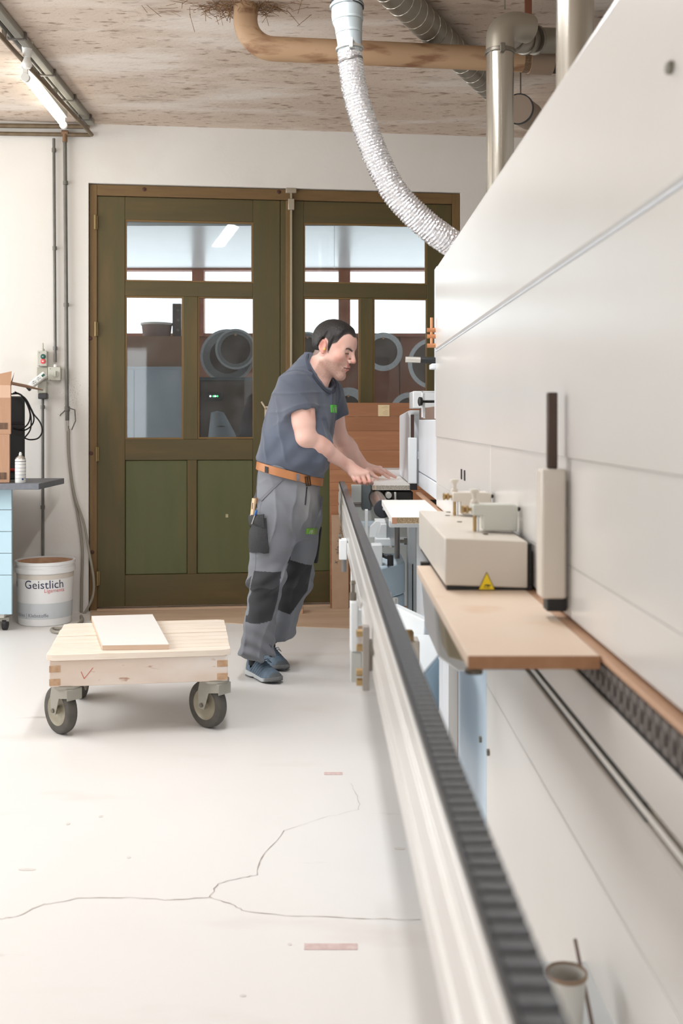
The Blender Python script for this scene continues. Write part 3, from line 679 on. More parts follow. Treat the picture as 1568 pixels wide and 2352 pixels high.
# profile in (x, z): left face shiny with grooves
prof = [(-.001, .895), (-.004, .893), (-.004, .868), (-.0015, .865), (-.0015, .850), (-.006, .846), (-.006, .792), (-.002, .788), (-.002, .776), (-.006, .772), (-.006, .735), (-.002, .716), (.024, .716), (.026, .735), (.026, .895)]
obj('aluminium_profile', MB().prism(prof, 0, LR, 'xz'), M_CHROME, rail, RM, bevel=.0012)
obj('track_channel', B(.0, .0285, 0.0, LR, .8952, .9005), M_BLACK, rail, RM)
obj('channel_edge', B(-.0015, .001, 0.0, LR, .8952, .9065), M_BLACK, rail, RM)
n = int(LR/.0215)
r0 = None
for i in range(n):
    if r0 is None:
        mb = MB().prism([(.0006, .900), (.0006, .9050), (.0020, .9076), (.0060, .9083), (.0160, .9083), (.0192, .9068), (.0200, .9040), (.0200, .900)], .0015, .0275, 'yz')
        r0 = obj('track_roller', mb, M_RUB, rail, RM); base = wmat(rail).inverted() @ RM
    else:
        o = r0.copy(); C.objects.link(o); o.parent = rail; WM[o.name] = WM[rail.name]
        o.location = base.to_3x3() @ Vector((0, i*.0215, 0))
# stops clamped to the near side of the rail
def rx(y, dx): return railx(y)+dx
y = 2.12
bk = obj('stop_plate', B(rx(y, -.026), rx(y, -.012), y, y+.03, .70, .83), mat('grey_stop_plate', (158, 152, 146), .5), rail, bevel=.002)
for z in (.815, .785, .735, .715): obj('stop_screw', MB().lathe([(.008, 0), (.008, .012), (.004, .013)], (rx(y, -.026), y+.015, z), (-1, 0, 0), 10), M_BRASS, bk)
obj('stop_mount', B(rx(y, -.014), rx(y, -.003), y+.005, y+.03, .74, .80), M_STEEL, bk)
y = 2.68
ar = obj('stop_arm', B(rx(y, -.035), rx(y, -.014), y, y+.05, .655, .785), M_CAST, rail, bevel=.006)
obj('stop_arm_lower', B(rx(y, -.034), rx(y, -.004), y+.004, y+.05, .575, .652), mat('grey_stop_lower', (190, 192, 188), .5), ar, bevel=.004)
obj('stop_post', MB().lathe([(.009, 0), (.009, .018), (.005, .022), (.005, .04), (.008, .042), (.006, .05)], (rx(y, -.027), y+.02, .785), (0, 0, 1), 12), M_STEEL, ar)
obj('stop_bridge', B(rx(y, -.016), rx(y, -.002), y+.01, y+.04, .72, .76), M_CAST, ar)
y = 4.05
ar = obj('stop_block', B(rx(y, -.037), rx(y, -.006), y, y+.06, .708, .787), M_CAST, rail, bevel=.004)
obj('stop_sleeve', MB().cyl((rx(y, -.018), y+.02, .66), (rx(y, -.018), y+.02, .708), .010, 14), M_GREY, ar)
obj('stop_knob', MB().lathe([(.004, 0), (.004, .006), (.008, .009), (.008, .018)], (rx(y, -.032), y+.02, .787), (0, 0, 1), 12), M_STEEL, ar)
for y in (3.9, .56):
    lg = MB(); lg.box(rx(y, .004), rx(y, .022), y, y+.05, .0 if y != 3.9 else .5, .718); obj('rail_leg', lg, M_CAST, rail, bevel=.003)
# plastic cup on the base ledge
cx, cy = .318, 1.43
t = thing('plastic_cup', 'blurred white plastic cup with brown rim beside the machine base', 'cup', (cx, cy, .4125))
obj('cup_body', MB().lathe([(.0, 0), (.020, 0), (.0255, .080), (.0245, .080), (.019, .003), (0, .003)], (cx, cy, .4125), n=28), mat('milky_plastic', (214, 212, 206), .35), t)
obj('rim', MB().lathe([(.0252, .076), (.0275, .078), (.0275, .083), (.0248, .083), (.0252, .076)], (cx, cy, .4125), n=28), mat('brown_cup_rim', (150, 126, 104), .5), t)
t = obj('stick', MB().cyl((.352, 1.41, .4125), (.345, 1.50, .505), .0028, 8), mat('grey_stick', (130, 112, 104), .6), label='thin grey stick leaning beside the plastic cup', cat='stick')
# ================================================================== wooden dolly with white board
RT = .145
TC = Vector((-.769, 4.12, 0))+Vector((-math.sin(RT), math.cos(RT), 0))*.33
FT = Matrix.Translation(TC) @ Matrix.Rotation(RT, 4, 'Z')
M_PINE = mat('whitened_pine', (242, 232, 220), .6, col2=(232, 218, 202), scale=7, stretch=(.6, 6, 6), contrast=.4, bump=.15, rand=.04)
overlay(M_PINE, (196, 160, 132), 12, .62, .74, stretch=(.4, 5, 5), fac=.5, seed=2)
M_APRON = mat('worn_pinkish_apron', (230, 221, 213), .65, col2=(214, 195, 180), scale=3, stretch=(.7, 1, 2), contrast=.5, bump=.15)
overlay(M_APRON, (226, 220, 214), 4, .48, .6, stretch=(.5, 1, .8), fac=.8, seed=5)
overlay(M_APRON, (150, 100, 68), 30, .66, .74, stretch=(.6, 1, 1.4), fac=.7, seed=7)
M_JOINT = mat('end_grain_joint', (206, 176, 148), .7, col2=(180, 144, 112), scale=40, contrast=.5)
M_TYRE = mat('dark_grey_tyre', (62, 60, 56), .7, col2=(84, 80, 74), scale=30, contrast=.4, bump=.2)
M_RIM = mat('grey_rim', (178, 172, 156), .4, .35, col2=(150, 142, 124), scale=9, contrast=.4)
M_FORK = mat('zinc_fork', (176, 174, 164), .45, .35, col2=(160, 156, 146), scale=9, contrast=.4)
dl = thing('wooden_dolly', 'low pale wooden dolly on four grey castors on the open floor', 'dolly', TC, RT)
HW, HD, ZT, ZA0 = .347, .325, .333, .205
n = 9; dy = 2*HD/n
for i in range(n):
    y = -HD+i*dy; ex = .36+R.uniform(-.002, .002)
    cut = .03 if i in (0, n-1) else 0
    poly = [(-ex+cut, y+.0038), (ex-cut, y+.0038), (ex, y+.0038+cut*.6), (ex, y+dy-.0038-(0 if i == 0 else cut*.0)), (-ex, y+dy-.0038), (-ex, y+.0038+cut*.6)] if i == 0 else \
           ([(-ex, y+.0038), (ex, y+.0038), (ex, y+dy-.02), (ex-.03, y+dy-.0038), (-ex+.03, y+dy-.0038), (-ex, y+dy-.02)] if i == n-1 else [(-ex, y+.0038), (ex, y+.0038), (ex, y+dy-.0038), (-ex, y+dy-.0038)])
    obj('deck_slat', MB().prism(poly, ZT-.024+R.uniform(-.0008, .0008), ZT+R.uniform(-.0012, .0008), 'xy'), M_PINE, dl, FT, .002)
th = .03
ap = obj('apron', B(-HW, HW, -HD+.012, -HD+.012+th, ZA0, ZT-.025), M_APRON, dl, FT, .003)
obj('apron', B(-HW, HW, HD-.012-th, HD-.012, ZA0, ZT-.025), M_APRON, dl, FT, .003)
obj('apron_side', B(-HW+.001, -HW+th, -HD+.043, HD-.043, ZA0, ZT-.025), M_APRON, dl, FT, .003)
obj('apron_side', B(HW-th, HW-.001, -HD+.043, HD-.043, ZA0, ZT-.025), M_APRON, dl, FT, .003)
for sx in (-1, 1):
    for z in (ZA0+.006, ZA0+.058):
        obj('finger_joint', B(min(sx*HW, sx*(HW-.042))-(.0008 if sx < 0 else 0), max(sx*HW, sx*(HW-.042))+(.0008 if sx > 0 else 0), -HD+.0105, -HD+.013, z, z+.026), M_JOINT, ap, FT, .0008)
tk = MB()
for (a, b) in (((-.226, .262), (-.214, .234)), ((-.214, .234), (-.180, .276))):
    A = Vector((a[0], -HD+.0112, a[1])); B_ = Vector((b[0], -HD+.0112, b[1])); tk.beam(A, B_, .001, .0022, up=(0, 0, 1) if abs(A.x-B_.x) > .02 else (1, 0, 0))
obj('red_tick', tk, mat('red_chalk', (196, 96, 84), .8), ap, FT)
def castor(lx, ly, ang):
    """swivel castor: wheel axis heading ang (world), wheel trails behind the pivot"""
    piv = FT @ Vector((lx, ly, 0)); ax = Vector((math.cos(ang), math.sin(ang), 0)); tr = Vector((ax.y, -ax.x, 0))*1
    if tr.x > 0: tr = -tr
    wc = piv+tr*.045+Vector((0, 0, .0965)); rw = .096
    k = obj('castor', MB().lathe([(.052, .192), (.056, .196), (.056, .205), (0, .205)], piv, n=24), M_FORK, dl, I4, .0)
    mb = MB().lathe([(rw-.034, -.019), (rw-.010, -.021), (rw-.003, -.017), (rw, -.008), (rw, .008), (rw-.003, .017), (rw-.010, .021), (rw-.034, .019), (rw-.034, -.019)], wc, ax, 40)
    obj('tyre', mb, M_TYRE, k, smooth=50)
    mb = MB().lathe([(0, -.026), (.016, -.026), (.018, -.012), (.028, -.010), (.052, -.014), (.063, -.020), (.063, .020), (.052, .014), (.028, .010), (.018, .012), (.016, .026), (0, .026)], wc, ax, 32)
    obj('rim', mb, M_RIM, k)
    mb = MB().lathe([(.009, -.040), (.009, .040)], wc, ax, 12); obj('axle_bolt', mb, M_STEEL, k)
    Mf = Matrix.Translation(Vector((wc.x, wc.y, 0))) @ Matrix(((-tr.x, ax.x, 0, 0), (-tr.y, ax.y, 0, 0), (0, 0, 1, 0), (0, 0, 0, 1)))
    mb = MB()
    for s in (-1, 1):
        yy = s*.033
        mb.add([Mf @ Vector(p) for p in [(a, yy+e, z) for e in (-.002, .002) for (a, z) in ((-.016, .082), (.014, .080), (.040, .150), (.098, .160), (.098, .192), (-.012, .192), (-.022, .150))]],
               [tuple(range(7)), tuple(reversed(range(7, 14)))]+[(i, 7+i, 7+(i+1) % 7, (i+1) % 7) for i in range(7)])
    mb.add([Mf @ Vector(p) for p in [(x_, y_, z_) for z_ in (.190, .1945) for y_ in (-.035, .035) for x_ in (-.014, .098)]], [(0, 2, 3, 1), (4, 5, 7, 6), (0, 1, 5, 4), (2, 6, 7, 3), (0, 4, 6, 2), (1, 3, 7, 5)])
    mb.add([Mf @ Vector(p) for p in [(x_, y_, z_) for (x_, z_) in ((.095, .192), (.099, .192), (.099, .150), (.095, .150)) for y_ in (-.034, .034)]], [(0, 1, 3, 2), (2, 3, 5, 4), (4, 5, 7, 6), (6, 7, 1, 0), (0, 2, 4, 6), (1, 7, 5, 3)])
    obj('fork', mb, M_FORK, k, bevel=.0015)
A0 = math.radians(-133)
castor(-.285, -.265, A0); castor(.300, -.265, A0+.06); castor(-.285, .265, math.pi+.05); castor(.29, .265, A0-.5)
# white board on the dolly
def deck(px, py):
    d = FPX*(EYE-ZT)/(py-VY); return Vector((X(px, d), d))
c0, c1, c2, c3 = deck(235, 1494), deck(388, 1491.5), deck(350, 1421), deck(210, 1425)
t = thing('white_board', 'white melamine board with tan edges lying on the wooden dolly', 'board', ((c0.x+c2.x)/2, (c0.y+c2.y)/2, ZT+.001))
P4 = [(p.x, p.y) for p in (c0, c1, c2, c3)]
obj('panel', MB().prism(P4, ZT+.0012, ZT+.0195, 'xy'), mat('tan_panel_edge', (212, 186, 164), .6), t)
obj('top_face', MB().prism(P4, ZT+.0196, ZT+.0206, 'xy'), M_MELA, t)

# ================================================================== drawer cabinet and its load
M_LB = mat('light_blue_laminate', (196, 226, 240), .4)
M_TOP = mat('grey_worktop', (126, 130, 138), .5, col2=(112, 116, 124), scale=40, contrast=.5)
cf = 6.17
xr_ = X(28, cf); xl_ = -3.1
cbn = thing('drawer_cabinet', 'light blue drawer cabinet on castors under the grey worktop', 'cabinet', ((xr_+xl_)/2, 6.4, 0))
zt_, zb_ = Z(1122, cf), Z(1413, cf)
YB = 6.33
obj('body', B(xl_, xr_-.055, cf+.02, YB, zb_-.02, zt_), mat('cream_carcass', (226, 222, 214), .5), cbn, bevel=.002)
zz = [Z(p, cf) for p in (1122, 1171, 1221, 1271, 1321, 1412)]
for a, b in zip(zz[:-1], zz[1:]):
    d_ = obj('drawer', B(xl_, xr_-.004, cf, cf+.019, b+.0015, a-.0015), M_LB, cbn, bevel=.0015)
for x in (xr_-.06, xl_+.1):
    k = obj('castor', MB().box(x-.03, x+.03, cf+.04, cf+.10, zb_-.045, zb_-.02), M_FORK, cbn, bevel=.002)
    obj('wheel', MB().lathe([(.018, -.012), (.034, -.012), (.034, .012), (.018, .012)], (x, cf+.06, .0345), (1, 0, 0), 20), M_BLACK, k)
obj('worktop', B(xl_, X(89, 6.05), 6.05, 6.62, zt_+.001, zt_+.036), M_TOP, cbn, bevel=.002)
obj('worktop_leg', B(xl_-.0, xl_+.05, 6.5, 6.55, 0, zt_), M_CAST, cbn)
zw = zt_+.037
M_CARD = mat('tan_cardboard', (206, 166, 138), .8, col2=(196, 154, 126), scale=14, stretch=(6, 6, .5), contrast=.4)
M_CARDI = mat('cardboard_inside', (190, 150, 120), .85)
M_INK = mat('black_ink', (52, 46, 44), .7)
def barcode(par, x1, y, z0, z1):
    mb = MB(); x = x1; rr = random.Random(3)
    while x > x1-.05:
        wd = rr.choice((.0008, .0014, .002)); mb.box(x-wd, x, y-.0012, y-.0004, z0, z1); x -= wd+rr.choice((.0016, .0026))
    obj('barcode', mb, M_INK, par, FB)
yb_ = 6.10
x1 = X(22, yb_); z1 = zw+.001; z2 = Z(997, yb_); z3 = Z(884, yb_)
FB = Matrix.Translation((x1, yb_, 0)) @ Matrix.Rotation(math.radians(16.5), 4, 'Z') @ Matrix.Translation((-x1, -yb_, 0))
t = thing('cardboard_box', 'closed tan cardboard box at the bottom of the stack on the worktop', 'box', (x1-.2, yb_+.15, z1))
bx_ = obj('box_body', B(x1-.22, x1, yb_, yb_+.30, z1, z2-.0004), M_CARD, t, FB, .002)
barcode(bx_, x1-.016, yb_, Z(1101, yb_), Z(1085, yb_))
t = thing('cardboard_box', 'open tan cardboard box on top of another with raised flaps', 'box', (x1-.2, yb_+.15, z2))
xo = x1+.006
mb = MB(); T_ = .004
mb.box(xo-.22, xo, yb_, yb_+T_, z2, z3); mb.box(xo-.22, xo, yb_+.30-T_, yb_+.30, z2, z3); mb.box(xo-.22, xo-.22+T_, yb_+T_+.0002, yb_+.2998-T_, z2, z3); mb.box(xo-T_, xo, yb_+T_+.0002, yb_+.2998-T_, z2, z3); mb.box(xo-.21, xo-.01, yb_+.01, yb_+.29, z2, z2+.005)
bx_ = obj('box_body', mb, M_CARD, t, FB)
obj('paper_tape', B(xo-.22, xo-.001, yb_-.001, yb_-.0001, z3-.075, z3-.002), mat('pale_tape', (228, 192, 164), .6), bx_, FB)
barcode(bx_, xo-.016, yb_, Z(986, yb_), Z(971, yb_))
mb = MB(); mb.add([(xo, yb_+.02, z3), (xo, yb_+.28, z3), (xo+.02, yb_+.26, z3+.085), (xo+.014, yb_+.05, z3+.05)], [(0, 1, 2, 3)])
mb.add([(xo-.003, yb_+.02, z3), (xo-.003, yb_+.28, z3), (xo+.017, yb_+.26, z3+.085), (xo+.011, yb_+.05, z3+.05)], [(3, 2, 1, 0)])
mb.add([(xo-.2, yb_+.295, z3), (xo, yb_+.295, z3), (xo+.0, yb_+.32, z3+.08), (xo-.2, yb_+.32, z3+.05)], [(0, 1, 2, 3)])
mb.add([(xo-.21, yb_, z3), (xo-.0, yb_, z3), (xo+.005, yb_+.11, z3+.085), (xo-.2, yb_+.09, z3+.035)], [(0, 1, 2, 3)])
obj('flap', mb, M_CARDI, t, FB)
# black case with cable coil
yc = 6.46
FCS = Matrix.Translation((X(56, yc), yc, 0)) @ Matrix.Rotation(math.radians(15), 4, 'Z') @ Matrix.Translation((-X(56, yc), -yc, 0))
cs = thing('black_case', 'tall black upright case behind the spray can', 'case', (X(40, yc), yc+.1, zw))
obj('case_body', B(X(18, yc), X(56, yc), yc, yc+.14, zw, Z(910, yc)), mat('black_vinyl', (38, 38, 40), .5, col2=(50, 54, 58), scale=4, contrast=.4), cs, FCS, .012)
obj('case_band', B(X(22, yc), X(55.5, yc), yc-.004, yc+.1, Z(975, yc), Z(968, yc)), M_BLACK, cs, FCS, .002)
obj('red_handle', MB().cyl((X(20, yc), yc-.03, Z(1078, yc)), (X(38, yc), yc-.03, Z(1079, yc)), .009, 10), mat('red_plastic', (150, 40, 36), .4), cs)
def smooth_path(pts, n=8):
    P = [Vector(p) for p in pts]; out = []
    for i in range(len(P)-1):
        p0, p1, p2, p3 = P[max(i-1, 0)], P[i], P[i+1], P[min(i+2, len(P)-1)]
        for k in range(n):
            t_ = k/n; out.append(.5*((2*p1)+(-p0+p2)*t_+(2*p0-5*p1+4*p2-p3)*t_*t_+(-p0+3*p1-3*p2+p3)*t_**3))
    return out+[P[-1]]
yk = 6.41
loops = [[(30, 903), (45, 905), (62, 925), (77, 955), (74, 975), (56, 988), (30, 985)], [(26, 905), (50, 908), (68, 945), (66, 970), (50, 985), (30, 982)], [(34, 900), (58, 915), (72, 940), (78, 952), (92, 970), (97, 990), (88, 1006), (70, 1010), (56, 1006)], [(58, 920), (70, 950), (70, 985), (56, 1006)]]
mb = MB()
for i, lp in enumerate(loops): mb.tube(smooth_path([at(px, py, yk-.008*i) for px, py in lp]), .0045, 8)
tag(obj('extension_cable', mb, M_BLACK), 'black cable looped over the tall black case', 'cable')
# spray can
t = thing('spray_can', 'white spray can standing near the end of the grey worktop', 'spray can', (X(47, 6.12), 6.12, zw))
sx_, rc = X(47, 6.12), .031
obj('can', MB().lathe([(rc-.002, 0), (rc, .003), (rc, .135), (rc-.002, .138)], (sx_, 6.12, zw), n=28), M_WHITEP, t)
for k in range(5): obj('printed_band', MB().lathe([(rc+.0004, .025+k*.02), (rc+.0004, .030+k*.02)], (sx_, 6.12, zw), n=28), mat('grey_print', (196, 198, 204), .5), t)
obj('printed_text', MB().lathe([(rc+.0004, .124), (rc+.0004, .128)], (sx_, 6.12, zw), n=28), mat('dark_print', (120, 120, 126), .5), t)
obj('dome', MB().lathe([(rc-.001, .138), (rc-.004, .146), (.012, .158), (.010, .162)], (sx_, 6.12, zw), n=24), M_ALU, t)
obj('nozzle', MB().lathe([(.009, .160), (.009, .172), (.006, .174), (.0055, .180), (0, .180)], (sx_, 6.12, zw), n=14), M_WHITEP, t)
obj('blue_emblem', MB().lathe([(.006, 0), (.006, .001)], (sx_+.020, 6.12-.0245, zw+.022), (.63, -.77, 0), 12), mat('blue_print', (40, 70, 130), .5), t)

# ================================================================== bucket with writing
yb2 = 6.47
bxx = X(104, yb2)
M_BUCK = mat('white_bucket_plastic', (236, 236, 236), .35)
M_BGREY = mat('grey_bucket_print', (202, 208, 212), .4)
M_NAVY = mat('navy_print', (52, 56, 84), .5)
bk = thing('bucket', 'white glue bucket with printed name beside the wall pipes', 'bucket', (bxx, yb2, 0))
rb, rt, hb2 = .160, .174, .385
def rad(z): return rb+(rt-rb)*z/hb2
prof = [(0, .002), (rb-.006, .0), (rb, .006), (rad(hb2-.07), hb2-.07), (rt, hb2-.0), (rt-.004, hb2), (rad(.02)-.006, .02), (0, .02)]
obj('pail', MB().lathe(prof, (bxx, yb2, 0), n=56), M_BUCK, bk)
obj('rim', MB().lathe([(rt, hb2-.065), (rt+.008, hb2-.065), (rt+.009, hb2-.038), (rt+.003, hb2-.034), (rt+.003, hb2-.018), (rt+.008, hb2-.016), (rt+.008, hb2+.002), (rt-.004, hb2+.002), (rt-.006, hb2-.03), (rt, hb2-.065)], (bxx, yb2, 0), n=56), M_BUCK, bk)
obj('glue_residue', MB().lathe([(0, hb2-.05), (rt-.02, hb2-.045), (rt-.008, hb2-.005)], (bxx, yb2, 0), n=40, caps=False), mat('dried_glue', (206, 170, 136), .8, col2=(186, 146, 116), scale=20, contrast=.5, bump=.4), bk)
obj('print_band', MB().lathe([(rad(.045)+.0006, .045), (rad(.14)+.0006, .14)], (bxx, yb2, 0), n=56, caps=False), M_BGREY, bk)
obj('print_band', MB().lathe([(rad(.285)+.0006, .285), (rad(.315)+.0006, .315)], (bxx, yb2, 0), n=56, caps=False), mat('beige_print', (214, 206, 196), .4), bk)
def wrap(mb, a0, z0):
    """bend flat lettering onto the pail; a0 = angle of its start, 0 faces the room"""
    out = []
    for v in mb.v:
        z = z0+v.z; r_ = rad(z)+.0012-v.y*.2; a = a0+v.x/r_
        out.append(Vector((bxx+r_*math.sin(a), yb2-r_*math.cos(a), z)))
    mb.v = out; return mb
vdir = math.atan2(-bxx, yb2)  # towards the room's middle
vdir = math.atan2(0-bxx, yb2)
def ang(px): return vdir*1.0+math.asin(max(-1, min(1, (px-104)*yb2/FPX/.168)))
obj('lettering', wrap(text_mb('Geistlich', .071), ang(61)-.02, .232), M_NAVY, bk)
obj('lettering', wrap(text_mb('Ligamenta', .032), ang(101), .208), mat('red_print', (214, 120, 124), .5), bk)
obj('lettering', wrap(text_mb('ch', .071), ang(38)-.12, .232), M_NAVY, bk)
obj('lettering', wrap(text_mb('d\u00fcbles | Klebstoffe', .031), ang(45)-.06, .058), mat('grey_lettering', (116, 122, 134), .5), bk)

# ================================================================== wall services
M_PIPE = mat('grey_conduit', (128, 126, 122), .45, .3, col2=(108, 106, 100), scale=12, contrast=.4)
M_PIPEB = mat('brown_old_pipe', (138, 122, 98), .5, .3, col2=(112, 96, 76), scale=14, contrast=.4)
M_HOSE = mat('grey_air_hose', (150, 144, 132), .5)
M_BOXG = mat('grey_green_enclosure', (196, 196, 184), .5)
def wl_(px, py, off): u, z = wp(px, py, off); return Vector((u, off, z))
def wpath(pts, off): return smooth_path([wl_(a, b, off) for a, b in pts], 6)
def wpipe(name, pts, off, r, m_, label, cat='pipe', collars=()):
    t = thing(name, label, cat, FW @ wl_(pts[-1][0], pts[-1][1], off), WT)
    obj('tube', MB().tube([wl_(a, b, off) for a, b in pts], r, 12), m_, t, FW)
    for (a, b) in collars:
        c_ = wl_(a, b, off); d_ = Vector((0, 0, 1)) if abs(pts[0][0]-pts[-1][0]) < 30 else Vector((1, 0, 0))
        mb = MB().cyl(c_-d_*.012, c_+d_*.012, r+.004, 12); mb.box(c_.x-.006, c_.x+.006, off, -.0005, c_.z-.006, c_.z+.006)
        obj('pipe_clip', mb, m_, t, FW)
    return t
wpipe('conduit', [(123.5, 318), (127, 832)], -.024, .0095, M_PIPE, 'thin grey conduit dropping to the rotary switch box', collars=((123.8, 345), (125.5, 570), (126.5, 800)))
wpipe('conduit', [(98, 916), (98.5, 1290)], -.024, .0095, M_PIPE, 'thin grey conduit running down behind the white bucket', collars=((98, 935), (98, 1165)))
t = wpipe('air_pipe', [(149, 312), (154, 945)], -.032, .012, M_PIPE, 'long grey air pipe beside the door frame ending in a tap', collars=((150.5, 420), (152, 700)))
mb = MB(); a = wl_(149, 305, -.032); mb.cyl(a-Vector((.02, 0, 0)), a+Vector((.02, 0, 0)), .017, 12); mb.cyl(a, a-Vector((0, 0, .06)), .016, 12)
obj('tee_fitting', mb, mat('rusty_fitting', (140, 110, 84), .6, .3), t, FW)
a = wl_(154.5, 945, -.032)
mb = MB().lathe([(.014, 0), (.017, .004), (.017, .03), (.013, .034)], a, (0, 0, 1), 12); mb.lathe([(.011, -.06), (.013, -.055), (.013, 0)], a, (0, 0, 1), 12)
mb.tube([a+Vector((0, -.01, .01)), a+Vector((.02, -.02, .02)), a+Vector((.05, -.02, .01)), a+Vector((.055, -.02, -.06)), a+Vector((.03, -.02, -.12))], .004, 8)
mb.tube([a+Vector((-.01, 0, .01)), a+Vector((-.04, -.01, -.02)), a+Vector((-.045, -.01, -.03))], .004, 8)
obj('tap', mb, M_PIPE, t, FW)
obj('quick_coupling', MB().lathe([(.009, -.13), (.011, -.12), (.011, -.07), (.013, -.065), (.013, -.06)], a, (0, 0, 1), 14), M_ALU, t, FW)
# soot and plaster marks around the tap belong to the wall
mb = MB().tube(smooth_path([wl_(155.5, 978, -.034), wl_(157, 1040, -.03), wl_(166, 1120, -.028), wl_(180, 1190, -.028), wl_(189, 1260, -.03), wl_(188, 1340, -.03), wl_(187, 1412, -.03)]), .009, 10)
t = thing('air_hose', 'grey double air hose hanging from the wall tap to the floor', 'hose', FW @ wl_(187, 1412, -.03), WT)
obj('hose_strand', mb, M_HOSE, t, FW)
mb = MB().tube(smooth_path([wl_(158, 985, -.050), wl_(160, 1060, -.048), wl_(172, 1140, -.046), wl_(192, 1200, -.044), wl_(205, 1270, -.046), wl_(215, 1330, -.048), wl_(213, 1370, -.05), wl_(198, 1402, -.06), wl_(186, 1415, -.075)])+[], .008, 10)
obj('hose_strand', mb, M_HOSE, t, FW)
cx_ = fp(150, 1450)
mb = MB().tube(smooth_path([(-1.60, 6.60, .011), (-1.56, 6.45, .011), (cx_[0]+.02, cx_[1]+.05, .011), (cx_[0]-.08, cx_[1]+.02, .011), (cx_[0]-.03, cx_[1]-.08, .011), (cx_[0]+.15, cx_[1]-.12, .011)]), .010, 10)
obj('hose_loop', mb, M_HOSE, t)
# horizontal pipes under the ceiling
wpipe('ceiling_pipe', [(-60, 288), (205, 291)], -.03, .015, M_PIPEB, 'upper brown pipe running level along the wall top')
wpipe('ceiling_pipe', [(-60, 306), (208, 310)], -.03, .013, M_PIPEB, 'lower brown pipe running level along the wall top')
t = thing('cable_duct', 'grey metal cable duct under the ceiling running towards the far wall', 'cable duct', (-1.565, 4.5, 3.13))
mb = MB(); mb.box(-1.590, -1.545, 1.5, 6.74, 3.150, CEIL-.002); obj('duct', mb, mat('grey_duct', (150, 146, 136), .5, .3), t, bevel=.006)
obj('duct_conduit', MB().cyl((-1.625, 1.5, 3.165), (-1.605, 6.75, 3.165), .013, 12), M_PIPE, t)
for y in (4.7, 5.2, 5.75, 6.2, 6.6): obj('duct_clip', B(-1.63, -1.535, y, y+.02, 3.146, CEIL-.001), mat('dark_clip', (96, 90, 84), .5), t, bevel=.002)
t = thing('ceiling_pipe', 'thin brown pipe hung under the ceiling past the lamp', 'pipe', (-1.62, 4.5, 3.09))
obj('tube', MB().tube([(-1.635, 1.5, 3.105), (-1.61, 5.2, 3.105), (-1.575, 6.60, 3.10), (-1.56, 6.72, 3.085)], .0125, 12), M_PIPEB, t)
for y in (5.1, 6.0, 6.5): obj('hanger', B(-1.625+.01*(y-5), -1.605+.01*(y-5), y, y+.015, 3.105, CEIL-.001), M_STEEL, t)
# fluorescent lamp and bulb
la = Vector((-1.655, 5.60, 3.085)); lb = Vector((-1.685, 6.50, 3.085)); dn = (lb-la).normalized()
t = thing('fluorescent_lamp', 'lit fluorescent tube lamp under the stained ceiling', 'lamp', (la+lb)/2)
mb = MB(); mb.beam(la+Vector((.0, 0, .07)), lb+Vector((.0, 0, .07)), .05, .05); obj('batten', mb, M_WHITEP, t, bevel=.004)
obj('tube', MB().cyl(la+dn*.02, lb-dn*.02, .0165, 20), mat('lit_tube', (255, 248, 232), .4, emit=9.0), t)
for p in (la, lb):
    mb = MB().lathe([(.022, -.012), (.024, -.010), (.024, .010), (.022, .012)], p, dn, 24); mb.box(p.x-.012, p.x+.012, p.y-.01, p.y+.01, p.z, p.z+.05); obj('lamp_holder', mb, M_WHITEP, t)
p = Vector((X(62, 5.35), 5.35, 0))
t = thing('light_bulb', 'unlit white bulb in a socket under the ceiling', 'bulb', (p.x, p.y, 3.0))
obj('socket', MB().lathe([(.030, CEIL-.001), (.026, CEIL-.03), (.019, CEIL-.075), (.017, CEIL-.08)], (p.x, p.y, 0), n=20), M_WHITEP, t)
obj('globe', MB().lathe([(.016, CEIL-.08), (.019, CEIL-.092), (.026, CEIL-.108), (.026, CEIL-.118), (.018, CEIL-.133), (0, CEIL-.138)], (p.x, p.y, 0), n=20), mat('opal_globe', (240, 238, 232), .3), t)
# switches and sockets
def wbox(px0, px1, py0, py1, d0, d1):
    u0_, z1_ = wp(px0, py0); u1_, z0_ = wp(px1, py1); return B(u0_, u1_, -d1, -d0, z0_, z1_)
t = thing('push_button_box', 'grey wall box with a green and a red push button', 'switch box', FW @ wl_(99, 842, 0), WT)
obj('enclosure', wbox(88.5, 111, 807, 842, .001, .06), M_BOXG, t, FW, .004)
for (py, m_) in ((819, mat('green_button', (30, 84, 74), .35)), (830, mat('red_button', (224, 84, 88), .35))):
    u, z = wp(99, py, -.06); b_ = obj('button_collar', MB().lathe([(.016, 0), (.016, .006), (.013, .008)], (u, -.0605, z), (0, -1, 0), 20), m_, t, FW)
    obj('button_mark', B(u-.0015, u+.0015, -.0700, -.0684, z-.005, z+.005) if py < 825 else MB().lathe([(.003, .0085), (.005, .0085), (.005, .0095), (.003, .0095)], (u, -.0605, z), (0, -1, 0), 14), M_WHITEP, b_, FW)
u, z = wp(98, 806, -.03); obj('gland', MB().lathe([(.012, 0), (.012, .012), (.006, .016), (.005, .05), (.002, .052)], (u, -.03, z), (0, 0, 1), 12), M_BOXG, t, FW)
for (px, py) in ((90.5, 810), (109, 810), (90.5, 840), (109, 840)):
    u, z = wp(px, py, -.06); obj('screw', MB().lathe([(.003, 0), (.003, .001)], (u, -.0602, z), (0, -1, 0), 8), M_STEEL, t, FW)
t = thing('rotary_switch', 'square grey wall box with a rotary switch handle', 'switch', FW @ wl_(128, 874, 0), WT)
obj('enclosure', wbox(113, 142, 844, 875, .001, .055), M_BOXG, t, FW, .005)
u, z = wp(127.5, 859, -.055); obj('dial', MB().lathe([(.022, 0), (.021, .003)], (u, -.055, z), (0, -1, 0), 24), M_BOXG, t, FW)
